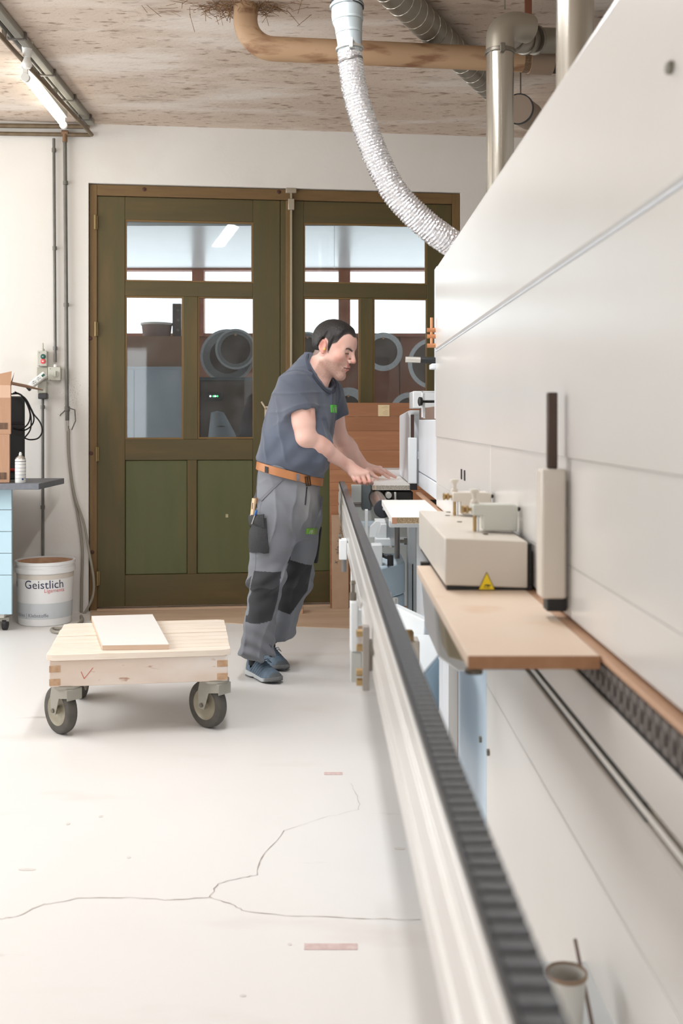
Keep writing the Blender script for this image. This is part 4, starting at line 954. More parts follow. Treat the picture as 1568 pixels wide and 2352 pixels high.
obj('handle', B(u-.005, u+.005, -.075, -.058, z-.018, z+.018), M_BOXG, t, FW, .002)
u, z = wp(127, 844, -.03); obj('gland', MB().lathe([(.013, 0), (.013, .015), (.010, .02)], (u, -.027, z), (0, 0, 1), 12), M_WHITEP, t, FW)
for (px, py) in ((115.5, 847), (140, 847), (115.5, 872), (140, 872)):
    u, z = wp(px, py, -.055); obj('screw', MB().lathe([(.003, 0), (.003, .001)], (u, -.0552, z), (0, -1, 0), 8), M_STEEL, t, FW)
t = thing('wall_socket', 'grey wall socket box with a dark hinged cover below the switches', 'socket', FW @ wl_(100, 915, 0), WT)
obj('back_box', wbox(86, 111, 844, 870, .001, .03), mat('old_grey_box', (176, 172, 158), .6), t, FW, .004)
obj('enclosure', wbox(90, 110, 877, 904, .001, .07), M_BOXG, t, FW, .006)
obj('flap_cover', wbox(91.5, 111.5, 904, 917, .001, .08), mat('dark_flap', (72, 72, 74), .5), t, FW, .006)
# power strip hung askew in front of the sockets
pc = wl_(87, 873, -.10); Mp = FW @ Matrix.Translation(pc) @ Matrix.Rotation(math.radians(-40), 4, 'Y')
t = thing('power_strip', 'white power strip with green switch hanging askew on the wall', 'power strip', Mp.to_translation(), WT)
obj('strip_body', B(-.060, .065, -.02, .02, -.021, .021), M_WHITEP, t, Mp, .010)
obj('rocker', B(.036, .058, -.024, -.019, -.007, .007), mat('green_rocker', (22, 92, 74), .35), t, Mp, .002)
obj('cable_end', B(-.088, -.070, -.018, .018, -.021, .021), M_BLACK, t, Mp, .005)
obj('neck', B(-.072, -.058, -.015, .015, -.016, .016), M_WHITEP, t, Mp, .003)
for x in (-.025, .012):
    o_ = obj('outlet', MB().lathe([(.015, 0), (.014, .002), (.013, .001)], (x, -.0200, 0), (0, -1, 0), 20), mat('outlet_white', (222, 224, 222), .4), t, Mp)
    mb = MB()
    for a_ in (90, 210, 330): mb.lathe([(.0025, 0), (.0025, .0012)], (x+.007*math.cos(math.radians(a_)), -.0212, .007*math.sin(math.radians(a_))), (0, -1, 0), 8)
    obj('pin_hole', mb, M_INK, o_, Mp)
mb = MB().box(-.01, .01, .02, .095, -.008, .008); obj('hook', mb, M_BOXG, t, Mp)
tag(obj('wooden_lath', MB().tube([at(6, 876, 6.25), at(60, 887, 6.45), at(98, 896, 6.66)], [.010, .010, .004], 8), mat('brown_lath', (176, 144, 122), .7)), 'thin wooden lath sticking out of the open cardboard box', 'lath')

# ================================================================== pipes and ducts under the ceiling
M_BRP = mat('brown_clay_pipe', (186, 154, 122), .65, col2=(172, 140, 108), scale=5, stretch=(.5, 1, 1), contrast=.4)
overlay(M_BRP, (120, 80, 52), 9, .52, .66, stretch=(.5, 2, 2), fac=.85, seed=4, detail=6)
zp_ = 2.985; rp_ = .056
ply = lambda x: 4.86+.10*x+.05
pA_ = Vector((X(640, 4.88), ply(X(640, 4.88)), zp_)); pB_ = Vector((X(1218, 5.03), ply(X(1218, 5.03)), zp_-.012))
pL = Vector((X(563, 4.86), ply(X(563, 4.86)), CEIL-.0005))
t = thing('drain_pipe', 'stained brown pipe with elbow coming out of the ceiling', 'pipe', pA_)
ctr = pL+Vector((0, 0, -.02))
path = [pL]
rad_ = .13
bx0 = Vector((pL.x, pL.y, zp_+rad_)); dirx = (pB_-pA_).normalized()
for i in range(9):
    a_ = math.pi/2*i/8; path.append(bx0+dirx*rad_*(1-math.cos(a_))+Vector((0, 0, -rad_*math.sin(a_))))
path.append(pB_)
obj('tube', MB().tube(path, rp_, 24), M_BRP, t, smooth=60)
obj('perforated_strap', MB().tube([pB_-dirx*.045, pB_-dirx*.02], rp_+.003, 24), mat('strap_brown', (150, 122, 92), .6, col2=(100, 80, 60), scale=120, contrast=.6), t)
pC_ = pB_+dirx*.10
obj('coupling', MB().tube([pB_-dirx*.012, pC_], rp_+.008, 24), mat('grey_brown_coupling', (140, 120, 102), .6), t)
obj('tube_extension', MB().tube([pC_, pC_+dirx*.9], rp_, 20), M_DRK, t)
# straw around the pipe mouth
rr = random.Random(11); mb = MB()
for i in range(260):
    a_ = rr.gauss(0, 1)*.13; b_ = rr.gauss(0, 1)*.05
    c_ = Vector((pL.x-.03+a_, pL.y+b_, CEIL-.006-abs(rr.gauss(0, .012)))); d_ = Vector((rr.uniform(-1, 1), rr.uniform(-.6, .6), rr.uniform(-.5, .15))).normalized()*rr.uniform(.015, .05); c_.z = min(c_.z, CEIL-.003-abs(d_.z))
    mb.beam(c_-d_, c_+d_, .0022, .0012)
tag(obj('straw', mb, mat('dry_straw', (170, 134, 92), .8, col2=(120, 88, 60), scale=30, contrast=.5), smooth=0), 'dry straw tuft hanging around the brown pipe mouth', 'straw', kind='stuff')
# spiral duct
M_SPI = mat('galvanised_spiral', (156, 150, 138), .38, .55, col2=(136, 130, 118), scale=6, contrast=.4)
def spiral(name, a, b, r, lab, pitch=.085, m_=M_SPI):
    a, b = Vector(a), Vector(b); t = thing(name, lab, 'duct', (a+b)/2); d_ = (b-a).normalized(); L_ = (b-a).length
    obj('tube', MB().cyl(a, b, r, 32), m_, t, smooth=60)
    u_ = Vector((0, 0, 1)); s_ = d_.cross(u_).normalized(); u_ = s_.cross(d_)
    n_ = int(L_/pitch*14); pts = [a+d_*L_*i/n_+(u_*math.cos(2*math.pi*i/14)+s_*math.sin(2*math.pi*i/14))*(r+.0005) for i in range(n_+1)]
    obj('seam', MB().tube(pts, .0022, 5), mat('bright_seam', (190, 184, 172), .35, .6), t)
    return t
a_ = at(800, -60, 4.25); b_ = at(1185, 262, 6.35); a_.z = b_.z = 3.112
a_ = Vector((X(852, 4.4), 4.05, 3.112)); b_ = Vector((X(1112, 5.75)+.10, 5.95, 3.112))
a_.x = .02
spiral('spiral_duct', a_, b_, .07, 'galvanised spiral duct crossing above the brown pipe')
# grey hose coupling and foil hose
M_CPL = mat('grey_pipe_coupling', (186, 196, 200), .35, .3, col2=(170, 180, 184), scale=6, contrast=.4)
DH = 4.2
def cpt(px, py): return at(px, py, DH)
t = thing('foil_hose', 'silver foil extraction hose hanging from a grey coupling', 'hose', cpt(797, 140))
m2p = lambda w_: w_*DH/FPX/2
tp = [(797, -75), (797, 40), (798, 48), (800, 60), (801, 78), (803, 100), (803, 125)]
tw = [72, 72, 70, 64, 60, 57, 56]
obj('reducer', MB().tube([cpt(*p_) for p_ in tp], [m2p(w_) for w_ in tw], 32), M_CPL, t, smooth=60)
for (px, py, w_, m_) in ((796, 14, 78, M_CPL), (798, 47, 72, M_CPL), (801, 76, 62, M_CPL), (803, 112, 65, M_ALU)):
    obj('clamp_ring', MB().tube([cpt(px-.2, py-3), cpt(px+.2, py+3)], m2p(w_), 32), m_, t, bevel=.002)
for dz in (-2, 4): obj('earth_wire', MB().tube(smooth_path([cpt(797, 12+dz)+Vector((.066*math.cos(k/16*2*math.pi), .066*math.sin(k/16*2*math.pi), .006*math.sin(k/16*2*math.pi+dz))) for k in range(17)], 2), .0022, 6), M_BLACK, t)
mb = MB(); c_ = cpt(803, 110); mb.box(c_.x-.004, c_.x+.012, c_.y-.068, c_.y-.052, c_.z-.02, c_.z+.02); obj('clamp_latch', mb, M_ALU, t, bevel=.002)
hp = smooth_path([at(803, 118, 4.2), at(806, 150, 4.2), at(816, 215, 4.2), at(838, 290, 4.2), at(866, 365, 4.21), at(905, 440, 4.22), at(960, 500, 4.24), at(1022, 549, 4.28), at(1110, 600, 4.42)], 16)
LS = [0]
for i in range(1, len(hp)): LS.append(LS[-1]+(hp[i]-hp[i-1]).length)
tot = LS[-1]; pitch = .0125; NR = int(tot/pitch)*4
def atl(s_):
    for i in range(1, len(hp)):
        if LS[i] >= s_: f_ = (s_-LS[i-1])/max(LS[i]-LS[i-1], 1e-9); return hp[i-1].lerp(hp[i], f_)
    return hp[-1].copy()
pth = [atl(tot*i/NR) for i in range(NR+1)]
hr = [.0475+.007*min(1, i/NR*1.4)+(.0028 if i % 4 == 0 else (-.0020 if i % 4 == 2 else .0004)) for i in range(NR+1)]
mb = MB().tube(pth, hr, 72); rr = random.Random(5)
k_ = 72
cache = [mb.v[i].copy() for i in range(len(mb.v))]
for i in range(1, NR):
    for j in range(k_):
        q_ = cache[i*k_+j]; d_ = (q_-pth[i]); mb.v[i*k_+j] = q_+d_.normalized()*rr.gauss(0, .0011)+Vector((0, 0, rr.gauss(0, .0009)))
M_FOIL = mat('crinkled_foil', (232, 232, 235), .25, .82, bump=.5, bscale=120)
obj('foil_tube', mb, M_FOIL, t, smooth=30)
obj('hose_clip', MB().tube([at(804, 138, 4.2), at(805, 143, 4.2)], .0515, 32), M_GREY, t)
# extraction risers
def riser(name, xt, dd, r, ztop, lab, elbow=True, tgt=(1, .2)):
    t = thing(name, lab, 'duct', (xt, dd, 1.3))
    if elbow:
        e = .12; dx_ = Vector((tgt[0], tgt[1], 0)).normalized()
        pp = [Vector((xt, dd, ztop-.20)), Vector((xt, dd, ztop-.14))]+[Vector((xt, dd, ztop-.14))+dx_*e*(1-math.cos(a*math.pi/16))+Vector((0, 0, e*.62*math.sin(a*math.pi/16))) for a in range(1, 9)]+[Vector((xt, dd, ztop-.14+e*.62))+dx_*(e+.04)]
        obj('elbow', MB().tube(pp, r+.002, 28), mat('grey_elbow', (168, 160, 146), .4, .4, col2=(150, 142, 128), scale=5, contrast=.4), t, smooth=60)
        obj('clamp_ring', MB().tube([(xt, dd, ztop-.205), (xt, dd, ztop-.188)], r+.007, 28), M_STEEL, t, bevel=.003)
        mb = MB(); mb.box(xt-.01, xt+.01, dd-r-.018, dd-r, ztop-.215, ztop-.18); obj('clamp_latch', mb, M_STEEL, t, bevel=.002)
        zt2_ = ztop-.20
    else: zt2_ = ztop
    obj('riser_tube', MB().cyl((xt, dd, 1.45 if dd > 4.1 else 1.864), (xt, dd, zt2_), r, 32), mat('bright_galvanised', (206, 202, 192), .22, .85, col2=(190, 186, 176), scale=3, stretch=(6, 6, .3), contrast=.4), t, smooth=60)
    return t
d1 = 4.4
x_r = X(1148, d1)
t = riser('extraction_riser', x_r, d1, .0575, Z(120, d1)+.195, 'tall shiny extraction pipe with elbow rising behind the hood', tgt=(.8, .5))
obj('hanger_rod', MB().cyl((x_r+.02, d1, 2.98), (x_r+.02, d1, CEIL), .003, 8), M_STEEL, t)
d2 = 3.35
riser('extraction_riser', X(1320, d2), d2, .060, CEIL-.002, 'shiny extraction pipe rising from the hood top to the ceiling', elbow=False)
pE = Vector((x_r, d1, Z(120, d1)+.055+.0744))+Vector((.8, .5, 0)).normalized()*.10
t = thing('branch_duct', 'grey galvanised branch duct joining the elbow under the ceiling', 'duct', pE)
q1 = Vector((X(1172, 4.62), 4.6, Z(85, 4.6))); q2 = Vector((X(1205, 4.75), 4.75, Z(92, 4.75))); q3 = Vector((X(1300, 4.9), 4.9, Z(95, 4.9))); q4 = q3+Vector((.8, .1, 0))
obj('tube', MB().tube(smooth_path([pE, q1, q2, q3, q4], 6), .058, 28), M_SPI, t, smooth=60)
for q_, d_ in ((q1, (q2-q1)), (q2, (q3-q1)), (q2+(q3-q2)*.25, q3-q2)):
    d_ = d_.normalized(); obj('flange', MB().tube([q_-d_*.007, q_+d_*.007], .066, 28), M_STEEL, t, bevel=.002)
    obj('flange_lug', B(q_.x-.008, q_.x+.008, q_.y-.02, q_.y, q_.z+.06, q_.z+.085), M_STEEL, t, bevel=.002)
obj('rusty_hanger', B(q2.x+.0, q2.x+.03, q2.y-.01, q2.y+.01, q2.z+.05, CEIL-.0), mat('rusty_hanger', (128, 78, 56), .7), t)
c_ = at(1190, 250, 5.6); t = thing('duct_end_cap', 'round grey duct end behind the shiny extraction pipe', 'duct', c_)
obj('cap', MB().lathe([(.0, 0), (.075, 0), (.075, .3)], c_, (.4, 1, .15), 32), mat('brown_grey_cap', (146, 128, 112), .6), t)
obj('cap_ring', MB().lathe([(.074, .0), (.081, .0), (.081, .02), (.074, .02), (.074, .0)], c_, (.4, 1, .15), 32), M_BLACK, t)
obj('cap_hanger', MB().cyl(c_+Vector((.03, .1, .06)), (c_.x+.03, c_.y+.1, CEIL), .004, 8), M_STEEL, t)

# ================================================================== boards leaning at the second leaf
M_ORW = mat('orange_brown_veneer', (184, 132, 98), .5, col2=(166, 114, 80), scale=4, stretch=(.7, 1, 9), contrast=.45, rand=.12)
ux0 = wp(757, 1100, -.05)[0]; ux1 = wp(1010, 1100, -.05)[0]
ztop = wp(850, 925, -.045)[1]
t = thing('veneered_panel', 'orange brown panel of stacked wood strips leaning against the doors', 'panel', FW @ Vector(((ux0+ux1)/2, -.05, 0)), WT)
edges = [925, 957, 990, 1034, 1078, 1107, 1125, 1160, 1205, 1250, 1290, 1318, 1350]
zz = [ztop]+[wp(850, e, -.05)[1] for e in edges[1:]]+[0.004]
for a, b in zip(zz[:-1], zz[1:]):
    def yo(z): return -.020-.045*(1-z/ztop)
    Fs = MB().add([(x, yo(z)-dd_, z) for x in (ux0, ux1) for (z, dd_) in ((b+.0006, .022), (a-.0006, .022), (a-.0006, 0), (b+.0006, 0))], [(0, 1, 2, 3), (7, 6, 5, 4), (0, 4, 5, 1), (1, 5, 6, 2), (2, 6, 7, 3), (3, 7, 4, 0)])
    obj('wood_strip', Fs, M_ORW, t, FW, .0006)
un0, zn1 = wp(868, 930, -.045); un1, zn0 = wp(894, 956, -.045)
nt_ = thing('paper_note', 'pale paper note stuck near the top of the orange brown panel', 'note', FW @ Vector(((un0+un1)/2, -.046, zn0)), WT)
yn = -.020-.045*(1-(zn0+zn1)/2/ztop)-.0235
obj('sheet', B(un0, un1, yn-.0012, yn, zn0, zn1), mat('cream_paper', (234, 212, 170), .7), nt_, FW)
mb = MB()
for k, wd in enumerate((.5, .7, .0, .35, .55, .6, .5)):
    if wd: mb.box(un1-.010-wd*(un1-un0)*.8, un1-.010, yn-.0019, yn-.0013, zn1-.010-k*.009, zn1-.0085-k*.009)
obj('typed_lines', mb, mat('faded_ink', (176, 150, 112), .7), nt_, FW)
M_MDFB = mat('bare_mdf', (196, 168, 142), .8, col2=(184, 154, 128), scale=9, contrast=.4)
def strip(lab, px0, px1, pyt, off):
    a, b = wp(px0, 1300, off)[0], wp(px1, 1300, off)[0]; zt__ = wp((px0+px1)/2, pyt, off)[1]
    t = thing('mdf_strip', lab, 'board', FW @ Vector(((a+b)/2, off, 0)), WT)
    mb = MB().add([(x, off+(.022 if z > .1 else 0)-dd_, z) for x in (a, b) for (z, dd_) in ((.004, .016), (zt__, .016), (zt__, 0), (.004, 0))], [(0, 1, 2, 3), (7, 6, 5, 4), (0, 4, 5, 1), (1, 5, 6, 2), (2, 6, 7, 3), (3, 7, 4, 0)])
    o_ = obj('board', mb, M_MDFB, t, FW, .001); return t, o_, a, b, zt__
t, o_, a, b, zt__ = strip('tall bare fibreboard strip with pencilled words, leaning on the orange panel', 762, 800, 1183, -.10)
for (s_, px, py, sz) in (('x', 771, 1297, .046), ('ala', 777, 1276, .054), ('layper', 780, 1248, .044)):
    mt = text_mb(s_, sz, shear=.25); u, z = wp(px, py, -.11)
    yy = -.10-.016+.022*z/zt__-.001
    xf(mt, Matrix.Translation((u+.012, yy, z)) @ Matrix.Rotation(math.radians(-84), 4, 'Y')); obj('pencil_writing', mt, mat('pencil', (122, 106, 94), .8), o_, FW)
# low plank end and wedge on the floor by the doors
q0 = fp(640, 1408); q1_ = fp(697, 1402)
tag(obj('wooden_wedge', B(q0[0], q1_[0], q0[1]-.05, q0[1]+.05, .005, .035), mat('pinkish_offcut', (198, 158, 128), .7)), 'pinkish wood offcut on the floor before the doors', 'offcut')
u, z = wp(680, 1385, -.02); tag(obj('floor_bolt', MB().add([(u-.02, -.02, .006), (u+.02, -.02, .006), (u+.02, -.005, .006), (u-.02, -.005, .006), (u-.012, -.02, .14), (u+.012, -.02, .14), (u+.012, -.005, .14), (u-.012, -.005, .14)], [(0, 1, 2, 3), (4, 5, 6, 7), (0, 1, 5, 4), (1, 2, 6, 5), (2, 3, 7, 6), (3, 0, 4, 7)]), M_STEEL, None, FW, .002), 'grey steel floor bolt at the foot of the doors', 'bolt')
# ================================================================== the worker: bodies grown from distance fields
def A(*p): return np.array(p, dtype=np.float32)
def apt(px, py, d): return np.array(tuple(at(px, py, d)), dtype=np.float32)
def seg(P, a, b, r1, r2):
    ab = b-a; t = np.clip(((P-a) @ ab)/float(ab @ ab), 0, 1)
    return np.sqrt((((P-a)-t[:, None]*ab)**2).sum(1))-(r1+(r2-r1)*t)
def ball(P, c, r): return np.sqrt(((P-c)**2).sum(1))-r
def ell(P, c, r):
    q_ = (P-c)/r; k0 = np.sqrt((q_**2).sum(1)); k1 = np.sqrt(((q_/r)**2).sum(1)); return k0*(k0-1)/np.maximum(k1, 1e-6)
def smin(a, b, k):
    h = np.maximum(k-np.abs(a-b), 0)/k; return np.minimum(a, b)-h*h*k*.25
def smax(a, b, k): return -smin(-a, -b, k)
def surface(fn, lo, hi, h, blk=8, slack=1.7):
    lo = np.array(lo, dtype=np.float32); n = np.ceil((np.array(hi)-lo)/h).astype(int); nb = (n+blk-1)//blk
    ci = np.stack(np.meshgrid(*[np.arange(k) for k in nb], indexing='ij'), -1).reshape(-1, 3)
    cd = fn((lo+(ci+.5)*blk*h).astype(np.float32))
    G_ = np.repeat(np.repeat(np.repeat(cd.reshape(nb), blk, 0), blk, 1), blk, 2).astype(np.float32)
    act = ci[np.abs(cd) < blk*h*.87*slack]
    off = np.stack(np.meshgrid(*[np.arange(blk)]*3, indexing='ij'), -1).reshape(-1, 3)
    for s in range(0, len(act), 1500):
        ii = (act[s:s+1500, None, :]*blk+off[None]).reshape(-1, 3)
        G_[ii[:, 0], ii[:, 1], ii[:, 2]] = fn((lo+ii*h).astype(np.float32))
    S = G_ < 0; c = S[:-1, :-1, :-1].astype(np.int8)
    cnt = np.zeros(np.array(S.shape)-1, np.int8)
    for dx in (0, 1):
        for dy in (0, 1):
            for dz in (0, 1): cnt += S[dx:S.shape[0]-1+dx, dy:S.shape[1]-1+dy, dz:S.shape[2]-1+dz]
    cells = np.argwhere((cnt > 0) & (cnt < 8)); cid = np.full(cnt.shape, -1, np.int32); cid[tuple(cells.T)] = np.arange(len(cells))
    acc = np.zeros((len(cells), 3)); num = np.zeros(len(cells))
    cor = [(a, b, c_) for a in (0, 1) for b in (0, 1) for c_ in (0, 1)]
    val = {k: G_[cells[:, 0]+k[0], cells[:, 1]+k[1], cells[:, 2]+k[2]] for k in cor}
    for k in cor:
        for ax in range(3):
            if k[ax] == 0:
                k2 = tuple(1 if i == ax else k[i] for i in range(3)); v0, v1 = val[k], val[k2]
                m_ = (v0 < 0) != (v1 < 0); t = np.where(m_, v0/np.where(m_, v0-v1, 1), 0)
                p = np.array(k, float)[None].repeat(len(cells), 0); p[:, ax] += t; acc += p*m_[:, None]; num += m_
    V = lo+(cells+acc/num[:, None])*h
    quads = []
    for ax in range(3):
        a, b = [(1, 2), (2, 0), (0, 1)][ax]
        sl0 = [slice(None)]*3; sl1 = [slice(None)]*3; sl0[ax] = slice(0, -1); sl1[ax] = slice(1, None)
        ch = S[tuple(sl0)] != S[tuple(sl1)]; e = np.argwhere(ch); e = e[(e[:, a] > 0) & (e[:, b] > 0) & (e[:, a] < cnt.shape[a]) & (e[:, b] < cnt.shape[b])]
        sg = S[e[:, 0], e[:, 1], e[:, 2]]
        def cc(da, db):
            q_ = e.copy(); q_[:, a] -= da; q_[:, b] -= db; return cid[q_[:, 0], q_[:, 1], q_[:, 2]]
        Q_ = np.stack([cc(1, 1), cc(0, 1), cc(0, 0), cc(1, 0)], 1); Q_[~sg] = Q_[~sg][:, ::-1]; quads.append(Q_)
    F = np.concatenate(quads); F = F[(F >= 0).all(1)]
    return V, F
def sdf_obj(name, fn, lo, hi, h, m_, parent, colfn=None, relax=2, **kw):
    V, F = surface(fn, lo, hi, h)
    # light relaxation takes the grid's stepping away
    for _ in range(relax):
        a_ = np.zeros_like(V); n_ = np.zeros(len(V))
        for i in range(4):
            for j in (1, 3):
                np.add.at(a_, F[:, i], V[F[:, (i+j) % 4]]); np.add.at(n_, F[:, i], 1)
        V = V*.5+.5*a_/np.maximum(n_, 1)[:, None]
    Mi = np.array(wmat(parent).inverted()); VL = V @ Mi[:3, :3].T+Mi[:3, 3]
    me = bpy.data.meshes.new(name); me.vertices.add(len(V)); me.vertices.foreach_set('co', VL.astype(np.float32).ravel())
    me.loops.add(len(F)*4); me.loops.foreach_set('vertex_index', F.astype(np.int32).ravel())
    me.polygons.add(len(F)); me.polygons.foreach_set('loop_start', np.arange(len(F), dtype=np.int32)*4)
    me.update(calc_edges=True); me.validate()
    me.polygons.foreach_set('use_smooth', np.ones(len(me.polygons), dtype=bool))
    if colfn is not None:
        nr = np.zeros(len(me.vertices)*3, np.float32); me.vertices.foreach_get('normal', nr); nr = nr.reshape(-1, 3)
        col = colfn(V.astype(np.float32), nr)/255.0
        l_ = np.where(col <= .04045, col/12.92, ((np.maximum(col, 0)+.055)/1.055)**2.4)
        at_ = me.color_attributes.new('Col', 'FLOAT_COLOR', 'POINT'); at_.data.foreach_set('color', np.concatenate([l_, np.ones((len(l_), 1))], 1).astype(np.float32).ravel())
    me.materials.append(m_)
    o = bpy.data.objects.new(name, me); C.objects.link(o); o.parent = parent; WM[o.name] = wmat(parent)
    o['bvh'] = 0; del o['bvh']
    BV[name] = BVHTree.FromPolygons([tuple(v) for v in V], [tuple(f) for f in F]); return tag(o, **kw)
BV = {}
def noise(P, f, seed, n=5):
    r_ = np.random.RandomState(seed); o = np.zeros(len(P), np.float32)
    for i in range(n):
        d_ = r_.normal(size=3); d_ /= np.linalg.norm(d_); o += np.sin(P @ (d_*f*(.7+.7*r_.rand())).astype(np.float32)+r_.rand()*6.28)
    return o/n
def crease(P, f, seed, p=5.0, n=3):
    return np.maximum(0, 1-np.abs(noise(P, f, seed, n))*2.2)**p
def in_poly(u, v, poly):
    r_ = np.zeros(len(u), bool); n = len(poly)
    for i in range(n):
        x1, y1 = poly[i]; x2, y2 = poly[(i+1) % n]
        c_ = ((y1 > v) != (y2 > v)) & (u < (x2-x1)*(v-y1)/((y2-y1) if y2 != y1 else 1e-9)+x1); r_ ^= c_
    return r_
# picture-plane measure of a garment patch, taken on a plane through the worker (5.1 m)
def pxy(P): return VX+P[:, 0]*FPX/5.1, VY+(EYE-P[:, 2])*FPX/5.1

MAN_D = 5.12
person = thing('person', 'man in grey work clothes and tan belt, leaning with both hands on a board', 'person', (X(620, 5.08), 5.08, 0))
fwd = A(.906, -.423, 0); rgt = A(-.423, -.906, 0)

# ---- head frame
yaw, pit, HS = math.radians(-24), math.radians(19), 1.11
HF = A(math.cos(pit)*math.cos(yaw), math.cos(pit)*math.sin(yaw), -math.sin(pit)); HL = A(-math.sin(yaw), math.cos(yaw), 0); HU = np.cross(HF, HL).astype(np.float32)
HC = apt(764, 797, 5.12); HM = np.stack([HF, HL, HU], 1)
def hl(P): return ((P-HC) @ HM)/HS
def head_sdf(q_):
    y = np.abs(q_[:, 1]); s = np.stack([q_[:, 0], y, q_[:, 2]], 1)
    d = ell(q_, A(-.002, 0, .028), A(.094, .076, .086))
    d = smin(d, ell(q_, A(.030, 0, -.030), A(.062, .060, .082)), .03)
    d = smin(d, ell(q_, A(.045, 0, .030), A(.052, .062, .058)), .03)
    d = smin(d, seg(s, A(.070, .012, -.108), A(.002, .056, -.060), .021, .018), .025)
    d = smin(d, ball(q_, A(.078, 0, -.108), .019), .02)
    d = smin(d, ball(s, A(.066, .046, -.022), .021), .025)
    d = smin(d, seg(s, A(.0895, .014, .0215), A(.074, .048, .018), .0095, .008), .014)
    d = smax(d, -ball(s, A(.102, .031, .002), .0165), .016)
    d = smin(d, ball(s, A(.0775, .0315, .0025), .0135), .004)
    d = smin(d, seg(q_, A(.094, 0, .012), A(.1165, 0, -.030), .0072, .0105), .012)
    d = smin(d, ball(s, A(.1035, .0125, -.036), .0085), .008)
    d = smax(d, -ball(s, A(.110, .007, -.046), .0035), .004)
    d = smin(d, ell(q_, A(.083, 0, -.066), A(.020, .030, .020)), .012)
    d = smin(d, ell(q_, A(.0995, 0, -.0605), A(.0055, .021, .0055)), .005)
    d = smin(d, ell(q_, A(.0975, 0, -.0725), A(.0065, .018, .0060)), .005)
    d = smax(d, -seg(s, A(.1045, 0, -.0665), A(.090, .026, -.0690), .0016, .0014), .003)
    d = smax(d, -seg(s, A(.098, .022, -.044), A(.086, .036, -.074), .002, .001), .012)
    # ear with helix and hollow
    e = np.stack([q_[:, 0]+.012, y-.0755, q_[:, 2]+.004], 1)
    ca, sa = math.cos(.22), math.sin(.22); e = np.stack([e[:, 0]*ca+e[:, 2]*sa, e[:, 1]-.25*np.maximum(-(e[:, 0]), 0), -e[:, 0]*sa+e[:, 2]*ca], 1)
    de = ell(e, A(0, .004, 0), A(.0180, .0080, .0300)); de = np.minimum(de, ell(e, A(.003, .002, -.0245), A(.0095, .0075, .011)))
    de = smax(de, -ell(e, A(.003, .0125, .003), A(.0108, .0080, .0195)), .004)
    de = smin(de, ball(e, A(.012, .004, -.004), .006), .004)
    return smin(d, de, .007)
NB = apt(716, 868, 5.13); NT = HC+HM @ (A(-.022, 0, -.055)*HS)
NM = HC+HM @ (A(.012, 0, -.085)*HS)
SR, ER, WR = apt(681, 893, 5.0), apt(702, 1004, 4.96), apt(800, 1070, 5.09)
SL, EL, WL = apt(758, 905, 5.32), apt(775, 1000, 5.44), apt(838, 1074, 5.61)
def H(px, py, d): return apt(px, py, d)
RF = [[H(806, 1088, 5.075), H(814, 1103, 5.055), H(819, 1107, 5.08), H(824, 1101, 5.10)],
      [H(818, 1090, 5.068), H(826, 1107, 5.045), H(831, 1110, 5.075), H(835, 1103, 5.10)],
      [H(831, 1090, 5.066), H(838, 1108, 5.043), H(843, 1111, 5.075), H(846, 1103, 5.10)],
      [H(843, 1087, 5.07), H(849, 1106, 5.05), H(854, 1110, 5.08), H(856, 1102, 5.105)]]
RT_ = [H(815, 1080, 5.12), H(838, 1083, 5.15), H(854, 1091, 5.165), H(866, 1097, 5.165)]
LF = [[H(866, 1080, 5.585), H(878, 1087, 5.60), H(886, 1093, 5.615), H(893, 1097.2, 5.625)],
      [H(871, 1078, 5.63), H(886, 1085, 5.66), H(897, 1091, 5.685), H(908, 1095.6, 5.70)],
      [H(872, 1076.5, 5.675), H(884, 1081, 5.71), H(894, 1087, 5.74), H(903, 1092.6, 5.76)],
      [H(868, 1077, 5.71), H(876, 1080, 5.745), H(884, 1084.5, 5.775), H(891, 1089.6, 5.80)]]
LT_ = [H(846, 1081, 5.575), H(854, 1089, 5.545), H(861, 1095.5, 5.52), H(867, 1099.6, 5.505)]
def hand(P, W_, fs, th, r0, back):
    d = ball(P, W_, .026)
    for k, f in enumerate(fs):
        d = smin(d, seg(P, W_, f[0], .022, .0125), .016)
    for k in range(3): d = smin(d, seg(P, fs[k][0], fs[k+1][0], .0115, .0115), .012)
    d = smin(d, seg(P, (W_*.5+fs[1][0]*.5), (fs[1][0]+fs[2][0])/2, .017, .013), .014)
    for k, f in enumerate(fs):
        rr_ = [.0093, .0098, .0102, .0098][k] if r0 == 'R' else [.0098, .0102, .0096, .0085][k]
        df = seg(P, f[0], f[1], rr_+.0012, rr_); df = np.minimum(df, ball(P, f[1], rr_+.0006)); df = smin(df, seg(P, f[1], f[2], rr_, rr_-.0010), .003); df = smin(df, seg(P, f[2], f[3], rr_-.0010, rr_-.0022), .003)
        d = smin(d, df, .0035)
    dt = seg(P, th[0], th[1], .017, .0125); dt = smin(dt, seg(P, th[1], th[2], .0115, .0105), .005); dt = smin(dt, seg(P, th[2], th[3], .0105, .0085), .004)
    return smin(d, dt, .008)
